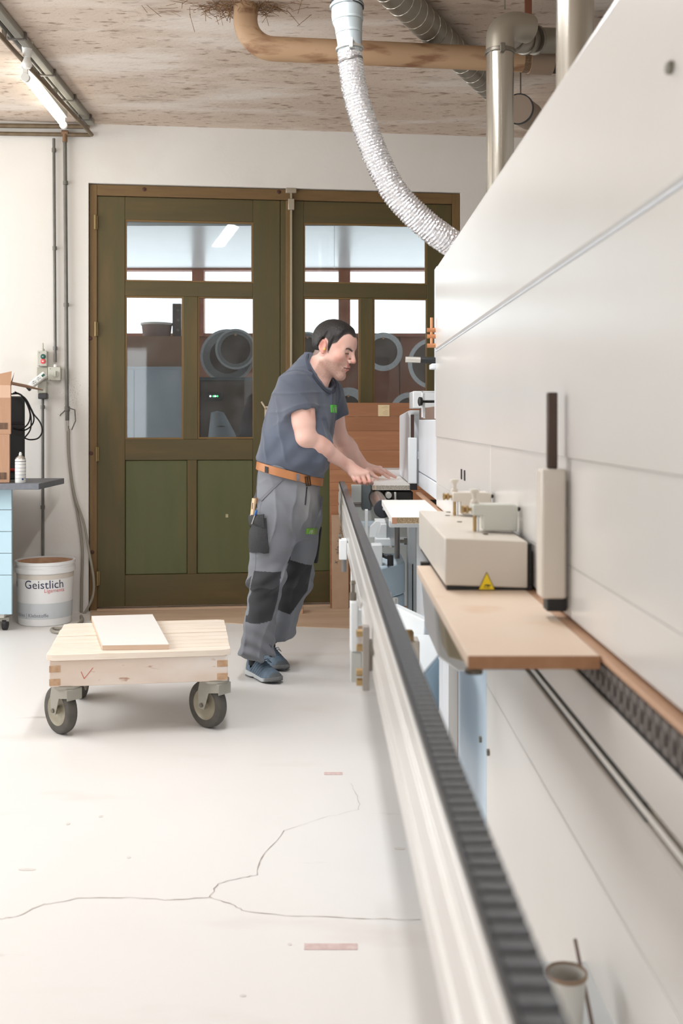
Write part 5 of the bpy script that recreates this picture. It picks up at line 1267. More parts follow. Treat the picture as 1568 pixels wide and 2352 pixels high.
# torso sections: z, centre x, centre y, half depth, half breadth
def row(py, c_, a_, b_, y): return (Z(py, MAN_D), X(c_, MAN_D), y, a_, b_)
TS = np.array([row(1180, 658, .135, .165, 5.12), row(1110, 668, .146, .170, 5.13), row(1050, 673, .160, .180, 5.14), row(1000, 681, .158, .188, 5.15), row(950, 692, .148, .192, 5.155), row(905, 702, .132, .196, 5.16), row(878, 706, .114, .190, 5.16), row(858, 708, .092, .150, 5.16), row(842, 708, .064, .105, 5.155), row(828, 709, .046, .062, 5.15), row(812, 710, .02, .02, 5.15)])
TSs = TS[::1]; zs_ = TSs[:, 0]
def torso(P, grow=0.0):
    z = P[:, 2]; cx_ = np.interp(z, zs_, TSs[:, 1]); cy_ = np.interp(z, zs_, TSs[:, 2]); a_ = np.interp(z, zs_, TSs[:, 3])+grow; b_ = np.interp(z, zs_, TSs[:, 4])+grow
    a_ = np.maximum(a_, .004); b_ = np.maximum(b_, .004)
    dx, dy = P[:, 0]-cx_, P[:, 1]-cy_; f_ = dx*fwd[0]+dy*fwd[1]; r_ = dx*rgt[0]+dy*rgt[1]
    k = ((np.abs(f_)/a_)**2.3+(np.abs(r_)/b_)**2.3)**(1/2.3)
    d = (k-1)*np.minimum(a_, b_)
    return np.maximum(d, np.maximum(z-zs_[-1], zs_[0]-z))
def body(P):
    d = torso(P, -.022)
    d = smin(d, seg(P, NB, NT, .066, .058), .03)
    d = smin(d, seg(P, NB+A(.035, -.01, -.02), NM, .045, .036), .03)
    # arms: muscles taper towards elbow and wrist
    d = smin(d, seg(P, SR, ER, .066, .046), .03)
    d = smin(d, seg(P, SR*.6+ER*.4+A(.012, -.006, 0), SR*.3+ER*.7+A(.010, -.004, 0), .054, .046), .03)
    d = smin(d, seg(P, ER, ER*.6+WR*.4, .044, .047), .025); d = smin(d, seg(P, ER*.7+WR*.3, WR, .047, .0265), .02)
    d = smin(d, seg(P, SL, EL, .064, .046), .03)
    d = smin(d, seg(P, EL, EL*.6+WL*.4, .045, .046), .025); d = smin(d, seg(P, EL*.7+WL*.3, WL, .046, .0265), .02)
    m_ = np.abs(P-HC).max(1) < .24
    if m_.any(): d[m_] = smin(d[m_], head_sdf(hl(P[m_]))*HS, .022)
    for W_, fs, th, k_ in ((WR, RF, RT_, 'R'), (WL, LF, LT_, 'L')):
        m_ = np.abs(P-(W_+fs[1][1])/2).max(1) < .19
        if m_.any(): d[m_] = smin(d[m_], hand(P[m_], W_, fs, th, k_, None), .014)
    return d
def mixc(c, col, w_): return c*(1-w_[:, None])+np.array(col, float)*w_[:, None]
def sst(a, b, x): t = np.clip((x-a)/(b-a), 0, 1); return t*t*(3-2*t)
def hair_line(q_):
    y = np.abs(q_[:, 1]); x = q_[:, 0]
    base = np.interp(x, [-.12, -.09, -.06, -.038, -.028, -.012, .004, .012, .018, .026, .046, .060, .078, .09, .12], [-.085, -.078, -.062, -.048, -.030, .036, .026, -.022, -.024, .018, .030, .056, .074, .078, .078])
    front = sst(.040, .060, x)*(sst(.012, .040, y)*.020-.006)
    return base+front
def skin_col(P, N_):
    c = np.tile(np.array([232, 190, 176], float), (len(P), 1))
    c = mixc(c, (214, 152, 134), .35*sst(-.2, .7, noise(P, 60, 3)))
    q_ = hl(P); hm = (np.abs(q_).max(1) < .2) & (q_[:, 2] > -.15)
    y = np.abs(q_[:, 1])
    def spot(c_, r1, r2): return 1-sst(r1, r2, np.sqrt(((np.stack([q_[:, 0], y, q_[:, 2]], 1)-A(*c_))**2).sum(1)))
    gr = np.random.RandomState(4).uniform(.45, 1.0, len(P))
    st = sst(-.045, -.062, q_[:, 2])*sst(.000, .03, q_[:, 0])*sst(-.15, -.128, q_[:, 2])*(1-spot((.100, 0, -.072), .016, .022)*.8)
    st = np.maximum(st, .75*sst(.06, .05, np.abs(q_[:, 0]-.04))*sst(-.05, -.085, q_[:, 2])*sst(-.15, -.12, q_[:, 2]))
    c = mixc(c, (150, 118, 104), np.clip(st*.62*gr, 0, 1)*hm)
    c = mixc(c, (214, 140, 124), .45*spot((.066, .046, -.026), .012, .035)*hm)
    c = mixc(c, (216, 140, 124), .5*spot((.118, 0, -.033), .008, .022)*hm)
    c = mixc(c, (196, 124, 114), .85*spot((.1005, .006, -.0605), .008, .013)*hm*(q_[:, 2] > -.0668)*(y < .022))
    c = mixc(c, (206, 128, 118), .85*spot((.099, .006, -.0735), .009, .014)*hm*(q_[:, 2] < -.0668)*(y < .020))
    ln = 1-sst(.0014, .0030, np.abs(q_[:, 2]+.0668+.10*y)); c = mixc(c, (86, 44, 42), ln*hm*(q_[:, 0] > .085)*(y < .024)*.9)
    c = mixc(c, (222, 140, 124), .6*hm*sst(.074, .080, y)*(np.abs(q_[:, 0]+.012) < .03)*(np.abs(q_[:, 2]) < .045))
    # closed-down lids, lashes and brows
    zl = -.0050-.10*(y-.0315)
    c = mixc(c, (52, 36, 34), hm*(np.abs(q_[:, 2]-zl) < .0028)*(np.abs(y-.0325) < .0145)*(q_[:, 0] > .066)*.9)
    c = mixc(c, (176, 120, 108), hm*.5*spot((.088, .0315, -.010), .008, .018))
    zb__ = .0175+.06*(y-.03)-6*(y-.034)**2*2
    c = mixc(c, (58, 44, 40), hm*(np.abs(q_[:, 2]-zb__) < .0048)*(np.abs(y-.032) < .021)*(q_[:, 0] > .06)*.8*(1-sst(.0025, .0048, np.abs(q_[:, 2]-zb__))))
    # scalp shade under short hair and sideburn
    c = mixc(c, (92, 78, 74), hm*.65*sst(-.006, .002, q_[:, 2]-hair_line(q_))*(q_[:, 0] < .1)*(y < .083))
    # nails on the flat hand
    for f in LF: c = mixc(c, (238, 196, 184), .7*(ball(P, f[3]+A(0, 0, .006), .006) < 0))
    # knuckle redness
    for fs in (RF, LF):
        for f in fs:
            for k_ in (0, 1): c = mixc(c, (216, 128, 118), .45*(1-sst(.006, .017, ball(P, f[k_], 0))))
    return c
M_SKIN = vcol_mat('skin', .48, .10, 500, sss=.12)
bd = sdf_obj('body', body, (-.40, 4.80, .86), (.42, 5.92, 1.80), .0030, M_SKIN, person, skin_col, relax=1)
# ---- hair
def hair(P):
    q_ = hl(P); d = head_sdf(q_)*HS; out = ell(q_, A(-.004, 0, .026), A(.098, .0785, .0915))*HS
    z = q_[:, 2]-hair_line(q_); thick = .0012+.0085*sst(.0, .05, z)+.0009*noise(P, 420, 8)+.0009*noise(P, 900, 9)
    shell = np.maximum(np.minimum(ell(q_, A(-.002, 0, .028), A(.094, .076, .086))*HS, d)-thick, -(d+.006))
    e = np.maximum(shell, -z*HS*.8); ear = ell(np.stack([q_[:, 0]+.014, np.abs(q_[:, 1])-.080, q_[:, 2]+.002], 1), A(0, 0, 0), A(.0205, .016, .0335))*HS
    return np.maximum(e, -ear)
M_HAIR = vcol_mat('dark_hair', .55, .5, 260)
def hair_col(P, N_):
    q_ = hl(P); c = np.tile(np.array([24, 22, 22], float), (len(P), 1)); c = mixc(c, (62, 56, 54), .6*np.random.RandomState(6).uniform(0, 1, len(P)))
    return mixc(c, (106, 92, 86), .6*sst(.022, .0, q_[:, 2]-hair_line(q_)))
obj_h = sdf_obj('hair', hair, HC-.19, HC+.19, .0026, M_HAIR, person, hair_col, relax=1)
ep = HC+HM @ (A(.002, -.0815, -.014)*HS)
obj('earplug', MB().sphere(Vector(ep.tolist()), .0062, 12, 8), mat('yellow_foam', (246, 206, 96), .8), person)
# ---- shirt
SRd = (ER-SR)/np.linalg.norm(ER-SR); SLd = (EL-SL)/np.linalg.norm(EL-SL)
HEM_R = SR+SRd*.118; HEM_L = SL+SLd*.115
CC = apt(733, 862, 5.13); CF = A(.104, -.046, -.132); CF = CF/np.linalg.norm(CF); CU = np.cross(CF, A(.423, .906, 0)); CU = CU/np.linalg.norm(CU)
if CU[2] < 0: CU = -CU
def hemz(P): return Z(1060, MAN_D)-(P[:, 0]-X(592, MAN_D))*.262-(P[:, 1]-5.12)*.02
def folds(P):
    t = (P[:, 0]*.55+P[:, 2]*1.0-P[:, 1]*.2); u_ = P[:, 0]*1.0-P[:, 2]*.5
    w1 = np.sin(u_*58+2.2*np.sin(P[:, 2]*9)+P[:, 1]*14)*sst(1.36, 1.22, P[:, 2])*sst(.98, 1.08, P[:, 2])
    w2 = np.sin((P[:, 2]*1.0+.4*P[:, 0])*62+1.5*np.sin(P[:, 0]*22))*sst(1.13, 1.02, P[:, 2])
    arm = np.exp(-(np.minimum(ball(P, SR+SRd*.06, 0), 1)/.16)**2)
    cr = -.0085*crease(P*A(1, 1, .42), 34, 71, 3)*(.35+.65*sst(1.02, 1.12, P[:, 2]))-.0065*crease(P*A(.5, .5, 1.2), 40, 72, 3)*arm
    return cr+.0036*noise(P, 26, 21)+.0030*noise(P*A(1, 1, .45), 85, 22)+.0030*w1+.0036*w2
def shirt(P):
    d = torso(P, .004)
    belly = ball(P, apt(708, 1040, 5.06), .11); d = smin(d, belly, .06)
    sR = smax(seg(P, SR+A(-.012, 0, .006), SR+SRd*.20, .080, .077), (P-HEM_R) @ SRd+.10*((P-HEM_R) @ fwd), .006)
    sR = np.maximum(sR, -np.maximum(seg(P, SR+SRd*.07, SR+SRd*.25, .068, .070), 0-0*P[:, 0]-((P-SR) @ SRd-.06)))
    sL = smax(seg(P, SL+A(-.01, 0, .005), SL+SLd*.20, .078, .074), (P-HEM_L) @ SLd, .006)
    d = smin(smin(d, sR, .035), sL, .035)
    # drape pulled from shoulder to shoulder blade and armpit
    d = d+folds(P)
    d = smax(d, hemz(P)-P[:, 2], .008)
    cut = np.maximum(seg(P, CC-CU*.07, CC+CU*.2, .074, .110), -((P-CC) @ CU+.055))
    return smax(d, -cut, .006)
M_SHIRT = vcol_mat('slate_cotton', .9, .25, 900, sheen=.2)
def shirt_col(P, N_):
    c = np.tile(np.array([88, 96, 112], float), (len(P), 1)); c = mixc(c, (74, 80, 94), .5*np.clip(noise(P, 30, 31)+.4, 0, 1))
    return mixc(c, (112, 110, 114), .3*np.clip(noise(P, 14, 33), 0, 1))
shirt_o = sdf_obj('shirt', shirt, (-.44, 4.80, .90), (.20, 5.50, 1.60), .0040, M_SHIRT, person, shirt_col)
TSH0 = BV['shirt']; TB0 = BV['body']; vs = []; fs = []; n = 64
cv, cu_ = Vector(CC.tolist()), Vector(CU.tolist()); tt = []
def neck_hit(i, t, tree):
    a_ = 2*math.pi*i/n; rd = Vector((CF*math.cos(a_)+rgt*math.sin(a_)).tolist()); rd = (rd-cu_*rd.dot(cu_)).normalized()
    return tree.ray_cast(cv+cu_*t+rd*.30, -rd, .30)
for i in range(n):
    t = .12
    while t > -.12:
        h1_, h2_ = neck_hit(i, t, TSH0), neck_hit(i, t, TB0)
        if h1_[0] is not None and (h2_[0] is None or h1_[3] < h2_[3]): break
        t -= .002
    tt.append(t)
for _ in range(4): tt = [(tt[i-1]+2*tt[i]+tt[(i+1) % n])/4 for i in range(n)]
R3 = []
for dt in (.002, -.006, -.014):
    row_ = []
    for i in range(n):
        l_, n_, _, d_ = neck_hit(i, tt[i]+dt, TSH0)
        if l_ is None: l_, n_, _, _ = TSH0.find_nearest(cv+cu_*(tt[i]+dt))
        row_.append(l_)
    for _ in range(10): row_ = [(row_[i-1]+2*row_[i]+row_[(i+1) % n])/4 for i in range(n)]
    R3.append(row_)
for i in range(n):
    o_ = [R3[k][i] for k in range(3)]; rd = o_[1]-cv; rd = (rd-cu_*rd.dot(cu_)).normalized(); nn = (rd*.6+cu_*.8).normalized()
    vs += [o_[0]+nn*.004, o_[1]+nn*.0065, o_[2]+nn*.0045, o_[2]-nn*.006, o_[0]-nn*.006]
for i in range(n):
    for j in range(5): fs.append((i*5+j, i*5+(j+1) % 5, ((i+1) % n)*5+(j+1) % 5, ((i+1) % n)*5+j))
obj('collar', MB().add(vs, fs), mat('slate_rib_knit', (70, 76, 90), .9, col2=(62, 67, 80), scale=200, contrast=.5), shirt_o, smooth=80)
# ---- trousers
def jt(px, py, d): return apt(px, py, d)
RH, RK, RA_, RB = jt(634, 1170, 5.03), jt(613, 1325, 5.0), jt(596, 1440, 5.02), jt(590, 1492, 5.02)
LH, LK, LA_, LB = jt(694, 1170, 5.24), jt(674, 1325, 5.22), jt(644, 1440, 5.25), jt(633, 1478, 5.25)
PZ = np.array([row(1235, 655, .10, .13, 5.12), row(1190, 657, .140, .168, 5.12), row(1150, 658, .150, .180, 5.12), row(1110, 663, .148, .172, 5.13), row(1060, 668, .148, .168, 5.13), row(1040, 668, .14, .16, 5.13)])
def pelvis(P, grow=0.0):
    z = P[:, 2]; zz_ = PZ[:, 0]; cx_ = np.interp(z, zz_, PZ[:, 1]); cy_ = np.interp(z, zz_, PZ[:, 2]); a_ = np.interp(z, zz_, PZ[:, 3])+grow; b_ = np.interp(z, zz_, PZ[:, 4])+grow
    dx, dy = P[:, 0]-cx_, P[:, 1]-cy_; f_ = dx*fwd[0]+dy*fwd[1]; r_ = dx*rgt[0]+dy*rgt[1]
    d = ((f_/a_)**2+(r_/b_)**2); return np.maximum((np.sqrt(d)-1)*np.minimum(a_, b_), np.maximum(z-zz_[-1], zz_[0]-z))
def leg(P, h, k, a_, b_):
    d = seg(P, h, (h+k)/2, .104, .094); d = smin(d, seg(P, (h+k)/2, k, .094, .077), .04); d = smin(d, seg(P, k, a_, .076, .071), .04); return smin(d, seg(P, a_, b_, .071, .079), .03)
def trousers(P):
    d = pelvis(P)
    l1 = leg(P, RH, RK, RA_, RB); l1 = smin(l1, ball(P, RK+fwd*.018+A(0, 0, .015), .066), .03)
    l2 = leg(P, LH, LK, LA_, LB); l2 = smin(l2, ball(P, LK+fwd*.025+A(0, 0, -.03), .066), .03)
    d = smin(d, smin(l1, l2, .012), .05)
    z = P[:, 2]
    low = sst(.34, .10, z); kn_ = np.exp(-((z-.47)/.09)**2); hip = np.exp(-((z-.80)/.10)**2)
    w_ = (.0065*low*np.sin(z*88+P[:, 0]*32+P[:, 1]*18+2*np.sin(P[:, 0]*20))+.0045*kn_*np.sin(z*78-P[:, 0]*46+1.3*np.sin(P[:, 1]*30))+.0060*hip*np.sin(z*40+P[:, 0]*58+P[:, 1]*20))
    d = d+w_-.0120*crease(P*A(1, 1, .8), 30, 75, 3)*(.4+.6*np.maximum(kn_, np.maximum(low, hip)))+.0038*noise(P*A(1, 1, .7), 44, 41)+.0026*noise(P*A(1, 1, .6), 110, 42)
    d = smax(d, P[:, 2]-(hemz(P)+.012), .004)
    # hems, hollow below the ankle; the far trouser leg is tucked higher
    far = (P[:, 1] > 5.135)
    zh = np.where(far, .150, .098-.16*(P[:, 0]-RB[0]))
    d = smax(d, zh-P[:, 2], .01)
    hol = np.minimum(seg(P, RA_+A(0, 0, -.04), RB+A(0, 0, -.2), .058, .068), seg(P, LA_+A(0, 0, -.03), LB+A(0, 0, -.2), .056, .066))
    return smax(d, -hol, .006)
POLY_D = [[(589, 1300), (650, 1302), (645, 1338), (640, 1368), (628, 1412), (598, 1419), (566, 1417), (573, 1370)],
          [(570, 1325), (583, 1312), (578, 1340), (562, 1388), (554, 1392)],
          [(570, 1088), (592, 1078), (591, 1120), (596, 1160), (574, 1170), (566, 1130)]]
POLY_F = [[(664, 1288), (716, 1304), (708, 1345), (705, 1362), (665, 1418), (628, 1404), (640, 1370), (650, 1330)], [(676, 1200), (664, 1295), (640, 1310), (650, 1260), (662, 1220)]]
def trouser_col(P, N_):
    c = np.tile(np.array([124, 127, 134], float), (len(P), 1)); c = mixc(c, (112, 112, 118), .5*np.clip(noise(P, 30, 51)+.3, 0, 1))
    c = mixc(c, (158, 154, 152), .55*sst(.1, .6, noise(P*A(1, 1, .6), 16, 52))*sst(.70, .85, P[:, 2]))
    u_, v_ = pxy(P); near = leg(P, RH, RK, RA_, RB) < leg(P, LH, LK, LA_, LB); dk = np.array([54, 55, 59], float)
    f_ = (N_ @ fwd)
    for k, pl in enumerate(POLY_D):
        m_ = in_poly(u_, v_, pl) & near & ((f_ > -.55) if k == 0 else (N_[:, 1] < .6)); c[m_] = dk*(.95+.1*np.clip(noise(P[m_], 60, 53), -1, 1))[:, None]
    for pl in POLY_F:
        m_ = in_poly(u_, v_, pl) & ~near; c[m_] = dk*.85
    # turned hem shadow line stays cloth coloured; seams run down the outer leg
    sm = np.abs(((P-RH) @ fwd)-(-.03)+(RH[2]-P[:, 2])*.06) < .0022; m_ = sm & near & (N_[:, 1] < -.2) & (P[:, 2] > .50) & (P[:, 2] < .86); c[m_] *= .82
    return c
M_TRS = vcol_mat('grey_work_twill', .85, .3, 700, sheen=.1)
tro = sdf_obj('trousers', trousers, (-.62, 4.82, .02), (.10, 5.50, 1.06), .0037, M_TRS, person, trouser_col)
CAMV = Vector((0, 0, EYE))
def hit(px, py, tree):
    d_ = (at(px, py, 5)-CAMV).normalized(); l_, n_, _, _ = tree.ray_cast(CAMV, d_)
    if l_ is None:
        l_, n_, _, _ = tree.find_nearest(at(px, py, 5.05))
    return l_, n_
def patch(name, quad, nu, nv, tree, off, thick, m_, parent, bulge=0.0, **kw):
    """cloth patch laid on a garment: quad of picture corners (tl, tr, br, bl) brought onto its surface"""
    vs = []; top = []
    for j in range(nv+1):
        for i in range(nu+1):
            s, t = i/nu, j/nv; a_ = Vector(quad[0]).lerp(Vector(quad[1]), s); b_ = Vector(quad[3]).lerp(Vector(quad[2]), s); p = a_.lerp(b_, t)
            l_, n_ = hit(p.x, p.y, tree); bl = bulge*math.sin(math.pi*s)*math.sin(math.pi*min(1, t*.9+.05))
            top.append((l_, n_, bl))
    w_ = nu+1; sm_ = []
    vs = [l_+n_*(off+thick+bl) for l_, n_, bl in top]+[l_+n_*(off-.002) for l_, n_, bl in top]; k_ = len(top); fs = []
    for j in range(nv):
        for i in range(nu):
            q_ = (j*w_+i, j*w_+i+1, (j+1)*w_+i+1, (j+1)*w_+i); fs.append(q_); fs.append(tuple(k_+e for e in reversed(q_)))
    bd_ = [i for i in range(nu+1)]+[j*w_+nu for j in range(1, nv+1)]+[nv*w_+i for i in range(nu-1, -1, -1)]+[j*w_ for j in range(nv-1, 0, -1)]
    for a_, b_ in zip(bd_, bd_[1:]+bd_[:1]): fs.append((a_, k_+a_, k_+b_, b_))
    return obj(name, MB().add(vs, fs), m_, parent, smooth=50, **kw)
TT = BV['trousers']; TSH = BV['shirt']
M_CORD = mat('black_cordura', (46, 47, 50), .85, col2=(58, 58, 60), scale=120, contrast=.5, bump=.3, bscale=400)
hp_ = patch('holster_pocket', [(577, 1186), (612, 1190), (618, 1269), (572, 1268)], 8, 12, TT, .006, .006, M_CORD, tro, bulge=.018)
patch('pocket_flap', [(576, 1180), (609, 1182), (612, 1212), (576, 1212)], 6, 4, TT, .016, .005, M_CORD, hp_, bulge=.016)
patch('front_pocket_hem', [(646, 1100), (651, 1101), (601, 1152), (598, 1146)], 3, 8, TT, .001, .003, mat('grey_hem', (112, 112, 118), .85), tro)
patch('fly_seam', [(703, 1118), (706, 1118), (702, 1160), (699, 1160)], 1, 6, TT, .0006, .0012, mat('dark_seam', (58, 58, 62), .85), tro)
mb = MB(); mb.beam(at(728, 1208, 5.31), at(718, 1293, 5.28), .045, .05, up=(1, 0, 0)); obj('far_pocket', mb, M_CORD, tro, bevel=.008)
GREEN = mat('green_print', (120, 176, 62), .7); PALE = mat('pale_print', (206, 214, 190), .7)
b1 = patch('leg_badge', [(703, 1213), (728, 1213), (727, 1227), (702, 1226)], 10, 6, TT, .0018, .0010, GREEN, tro)
patch('badge_field', [(718, 1214.5), (727, 1214.5), (726, 1226), (717, 1225.5)], 6, 5, TT, .0031, .0005, mat('olive_print', (134, 150, 92), .7), b1)
g1 = patch('chest_badge', [(757.6, 930.5), (764.6, 929.5), (766.0, 948), (759.2, 947)], 8, 8, TSH, .0022, .0010, mat('bright_green_print', (96, 196, 78), .7), shirt_o)
patch('badge_field', [(765.4, 929.5), (771.6, 930.5), (772.6, 948.5), (766.8, 948)], 8, 8, TSH, .0022, .0010, mat('bright_green_print', (96, 196, 78), .7), g1)
def glyph(s_, px, py, hpx, tree, par, m_, wpx=None, mirror=False):
    l_, n_ = hit(px, py, tree); up = Vector((0, 0, 1)); sx_ = up.cross(n_).normalized(); up = n_.cross(sx_)
    sz = hpx*5.05/FPX/.7; mt = text_mb(s_, sz, .0004, align='CENTER')
    k_ = -1 if mirror else 1
    mt.v = [l_+n_*(.0062-v.y)+sx_*v.x*k_+up*v.z for v in mt.v]; return obj('badge_letter', mt, m_, par)
glyph('B', 707.5, 1224, 8.5, TT, b1, PALE, mirror=True); glyph('B', 713.5, 1224, 8.5, TT, b1, PALE)
glyph('B', 762.8, 945, 9, TSH, g1, PALE)
for k_ in range(3): patch('badge_line', [(768, 936+k_*3.4), (771.4, 936.2+k_*3.4), (771.5, 937.4+k_*3.4), (768.1, 937.2+k_*3.4)], 2, 1, TSH, .0036, .0004, PALE, g1)
# ---- belt around the tilted waist
M_BELT = mat('tan_leather', (196, 136, 86), .5, col2=(176, 116, 72), scale=20, contrast=.4)
vs = []; fs = []; nB = 72
for i in range(nB):
    a_ = 2*math.pi*i/nB
    for (g_, dz) in ((.010, -.052), (.016, -.050), (.016, -.012), (.010, -.010)):
        zz_ = 1.03
        for _ in range(4):
            pz = np.array([[0, 0, zz_]], np.float32); cx_ = float(np.interp(zz_, PZ[:, 0], PZ[:, 1])); cy_ = float(np.interp(zz_, PZ[:, 0], PZ[:, 2])); a__ = float(np.interp(zz_, PZ[:, 0], PZ[:, 3]))+g_; b__ = float(np.interp(zz_, PZ[:, 0], PZ[:, 4]))+g_
            x_ = cx_+fwd[0]*a__*math.cos(a_)+rgt[0]*b__*math.sin(a_); y_ = cy_+fwd[1]*a__*math.cos(a_)+rgt[1]*b__*math.sin(a_)
            zz_ = float(hemz(np.array([[x_, y_, 0]], np.float32))[0])+dz+.012
        vs.append((x_, y_, zz_))
for i in range(nB):
    for j in range(4): fs.append((i*4+j, i*4+(j+1) % 4, ((i+1) % nB)*4+(j+1) % 4, ((i+1) % nB)*4+j))
belt = obj('belt', MB().add(vs, fs), M_BELT, person, smooth=50)
def belt_tree():
    return BVHTree.FromPolygons([Vector(v) for v in vs], fs)
BT = belt_tree()
l_b, n_b = hit(706, 1105, BT); up_b = Vector((0, 0, 1)); sx_b = up_b.cross(n_b).normalized(); up_b = (n_b.cross(sx_b)+sx_b*-.20).normalized()
mb = MB(); o_b = l_b+n_b*.004
for (p, q_) in (((-1, -1), (-1, 1)), ((1, -1), (1, 1)), ((-1, 1), (1, 1)), ((-1, -1), (1, -1)), ((0, -1), (0, 1))):
    mb.beam(o_b+sx_b*.013*p[0]+up_b*.022*p[1], o_b+sx_b*.013*q_[0]+up_b*.022*q_[1], .004, .005, up=tuple(n_b))
obj('buckle', mb, mat('dark_buckle', (96, 78, 62), .35, .7), belt)
for qd, m_ in ((((610, 1064), (616, 1066), (616, 1087), (609, 1085)), M_CORD), (((681, 1088), (687, 1089), (686, 1112), (680, 1111)), mat('grey_loop', (120, 120, 126), .85))):
    patch('belt_loop', list(qd), 2, 3, BT, .001, .004, m_, belt)
# ---- ankles, socks, shoes
M_SOCK = mat('dark_sock', (40, 40, 42), .9)
def shoe(name, heel, toe, lab, top, h_=.003):
    heel = Vector(heel); toe = Vector(toe); d_ = (toe-heel); L_ = d_.length; d_.normalize(); s_ = Vector((-d_.y, d_.x, 0))
    o_ = np.array(heel[:]); dx = np.array(d_[:]); ds = np.array(s_[:])
    def loc(P): Q_ = P-o_; return np.stack([Q_ @ dx, Q_ @ ds, P[:, 2]], 1).astype(np.float32)
    tops = [0, .02, .06, .10, .14, .18, .22, .25, .27, .285]
    def upper(P):
        q_ = loc(P); x = q_[:, 0]/L_*.285
        hw = np.interp(x, tops, [.018, .030, .034, .034, .038, .045, .046, .038, .026, .006]); hz = np.interp(x, tops, [.085, .098, .104, .100, .088, .072, .060, .050, .040, .022])
        lift = np.interp(x, [0, .2, .285], [0, 0, .014]); zc = (hz*.0+.018)+lift
        k = np.sqrt((q_[:, 1]/hw)**2+(np.maximum(q_[:, 2]-zc, 0)/np.maximum(hz-zc, .004))**2+(np.minimum(q_[:, 2]-zc, 0)/.02)**2)
        d = (k-1)*np.minimum(hw, .04)*.8; d = np.maximum(d, np.maximum(-q_[:, 0], q_[:, 0]-L_))
        ribs = .0012*np.sin((q_[:, 0]*1.0-q_[:, 2]*.7)*330)*sst(.05, .07, x)*sst(.20, .17, x)*sst(.012, .02, np.abs(q_[:, 1]))
        d = d+ribs
        ank = seg(q_, A(.065, 0, .05), A(.055, 0, .20), .030, .034); return np.maximum(d, -ank)
    def sole(P):
        q_ = loc(P); x = q_[:, 0]/L_*.285; hw = np.interp(x, tops, [.022, .034, .037, .036, .040, .048, .049, .042, .030, .008])
        lift = np.interp(x, [0, .2, .285], [0.004, 0, .016]); arch = .006*np.exp(-((x-.095)/.022)**2)
        th_ = np.interp(x, [0, .08, .14, .285], [.030, .026, .022, .020]); zc = lift+th_/2+arch/2
        return np.maximum(np.maximum(np.abs(q_[:, 1])-hw, np.abs(q_[:, 2]-zc-.001)-(th_-arch)/2), np.maximum(-q_[:, 0]-.004, q_[:, 0]-L_-.003))
    def ucol(P, N_):
        q_ = loc(P); x = q_[:, 0]/L_*.285; c = np.tile(np.array([104, 122, 138], float), (len(P), 1)); c = mixc(c, (84, 100, 116), .6*np.clip(noise(P, 220, 61)+.2, 0, 1))
        st = (np.sin((q_[:, 0]*1.0-q_[:, 2]*.7)*330) > .72) & (x > .06) & (x < .18) & (np.abs(q_[:, 1]) > .014); c[st] = (66, 80, 98)
        c = mixc(c, (92, 96, 98), sst(.235, .26, x)); c = mixc(c, (96, 96, 98), .8*sst(.03, .015, x)*(q_[:, 2] < .06)); return c
    def scol(P, N_):
        q_ = loc(P); x = q_[:, 0]/L_*.285; c = np.tile(np.array([198, 202, 204], float), (len(P), 1)); c = mixc(c, (112, 114, 114), sst(.20, .235, x)); c = mixc(c, (70, 72, 74), sst(.008, .004, q_[:, 2]-np.interp(x, [0, .2, .285], [.004, 0, .016]))); return c
    lo = np.minimum(o_, np.array(toe[:]))-.07; hi = np.maximum(o_, np.array(toe[:]))+.07; lo[2] = -.01; hi[2] = .13
    u_o = sdf_obj(name, upper, lo, hi, h_, vcol_mat('shoe_fabric', .8, .3, 500) if 'shoe_fabric' not in MATS else MATS['shoe_fabric'], person, ucol, relax=1, label=lab)
    sdf_obj('sole', sole, lo, hi, h_, vcol_mat('shoe_sole', .6, .1, 300) if 'shoe_sole' not in MATS else MATS['shoe_sole'], u_o, scol, relax=1)
    lc = MB()
    for k_ in range(5):
        x_ = (.115+.020*k_)*L_/.285; zz_ = float(np.interp(x_/L_*.285, tops, [.085, .098, .104, .100, .088, .072, .060, .050, .040, .022]))
        lc.tube([heel+d_*(x_-.006)+s_*(-.020)+Vector((0, 0, zz_-.010)), heel+d_*x_+Vector((0, 0, zz_+.002)), heel+d_*(x_+.006)+s_*.020+Vector((0, 0, zz_-.010))], .0022, 6)
    kx = .14*L_/.285
    for sg in (-1, 1): lc.tube([heel+d_*kx+Vector((0, 0, .093)), heel+d_*(kx+.01)+s_*.018*sg+Vector((0, 0, .098)), heel+d_*(kx+.03)+s_*.026*sg+Vector((0, 0, .080)), heel+d_*(kx+.015)+s_*.012*sg+Vector((0, 0, .092))], .0018, 6)
    obj('laces', lc, mat('blue_grey_lace', (86, 104, 122), .8), u_o, smooth=60)
    obj('ankle_sock', MB().tube([heel+d_*.058+Vector((0, 0, .06)), heel+d_*.056+Vector((0, 0, .12)), Vector(top)], [.034, .036, .04], 18), M_SOCK, u_o, smooth=60)
    return u_o
g0 = Vector(fp(571, 1549)); g1_ = Vector(fp(632, 1569)); 
h1 = Vector((g0.x, g0.y, 0)); t1 = Vector((g1_.x, g1_.y, 0)); t1 = h1+(t1-h1).normalized()*max((t1-h1).length, .255)
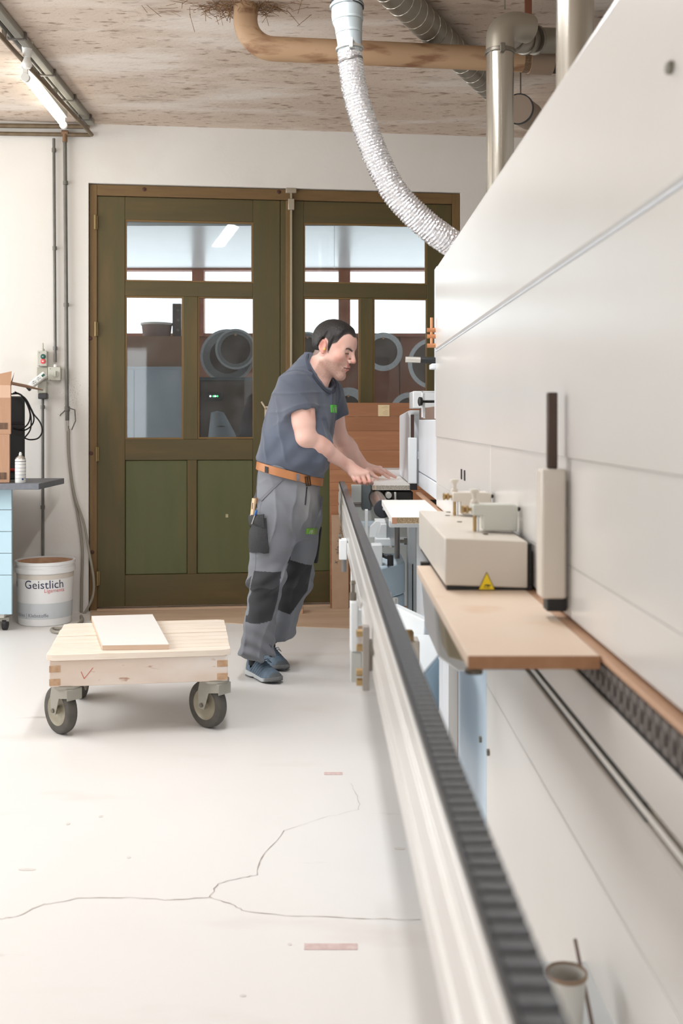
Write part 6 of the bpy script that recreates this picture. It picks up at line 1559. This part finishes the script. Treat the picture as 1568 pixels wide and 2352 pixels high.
shoe('shoe', h1, t1, 'nearer blue grey shoe with pale sole', tuple(RB+A(-.0, 0, .06)))
g0 = Vector(fp(607, 1519)); g1_ = Vector(fp(648, 1541)); h2 = Vector((g0.x, g0.y, 0)); t2 = Vector((g1_.x, g1_.y, 0)); t2 = h2+(t2-h2).normalized()*.262
shoe('shoe', h2, t2, 'farther blue grey shoe half hidden behind the other', tuple(LB+A(0, 0, .05)))
# ---- tools carried in the holster pocket
def stickv(px0, py0, px1, py1, wpx, tree, off, thick):
    return [(px0-wpx/2, py0), (px0+wpx/2, py0), (px1+wpx/2, py1), (px1-wpx/2, py1)]
t = thing('folding_rule', 'pale wooden folding rule standing in the thigh pocket', 'rule', tuple(hit(588, 1180, TT)[0]))
l0, n0 = hit(590, 1150, TT); l1_, n1 = hit(588, 1196, TT)
def slab(a, b, nrm, wd, th_):
    a, b, nrm = Vector(a), Vector(b), Vector(nrm).normalized(); mb = MB(); mb.beam(a, b, wd, th_, up=tuple(nrm)); return mb
ln0 = l0+n0*.020; ln1 = l1_+n1*.022
obj('rule_leaves', slab(ln0, ln1, n0, .024, .010), mat('beech_rule', (214, 184, 148), .6), t, bevel=.001)
obj('rule_joint', slab(ln0+(ln1-ln0)*.2+n0*.001, ln0+(ln1-ln0)*.48+n0*.001, n0, .008, .0105), mat('rule_dark_print', (120, 100, 82), .6), t)
obj('rule_end', slab(ln0-(ln1-ln0)*.02+Vector((.010, 0, 0)), ln0+(ln1-ln0)*.25+Vector((.010, 0, 0)), n0, .009, .013), mat('rule_brown_end', (150, 112, 78), .6), t)
pA2, nA2 = hit(597, 1172, TT); pB2, nB2 = hit(594, 1204, TT); pA2 = pA2+nA2*.026; pB2 = pB2+nB2*.040
t = thing('pen', 'thin pen with blue cap clipped over the thigh pocket', 'pen', tuple(pB2))
mid = pA2.lerp(pB2, .35)
obj('pen_cap', MB().cyl(pA2, mid, .0052, 12), mat('blue_pen_cap', (44, 104, 176), .35), t)
obj('pen_clip', MB().cyl(mid, pB2, .0026, 8), M_ALU, t)
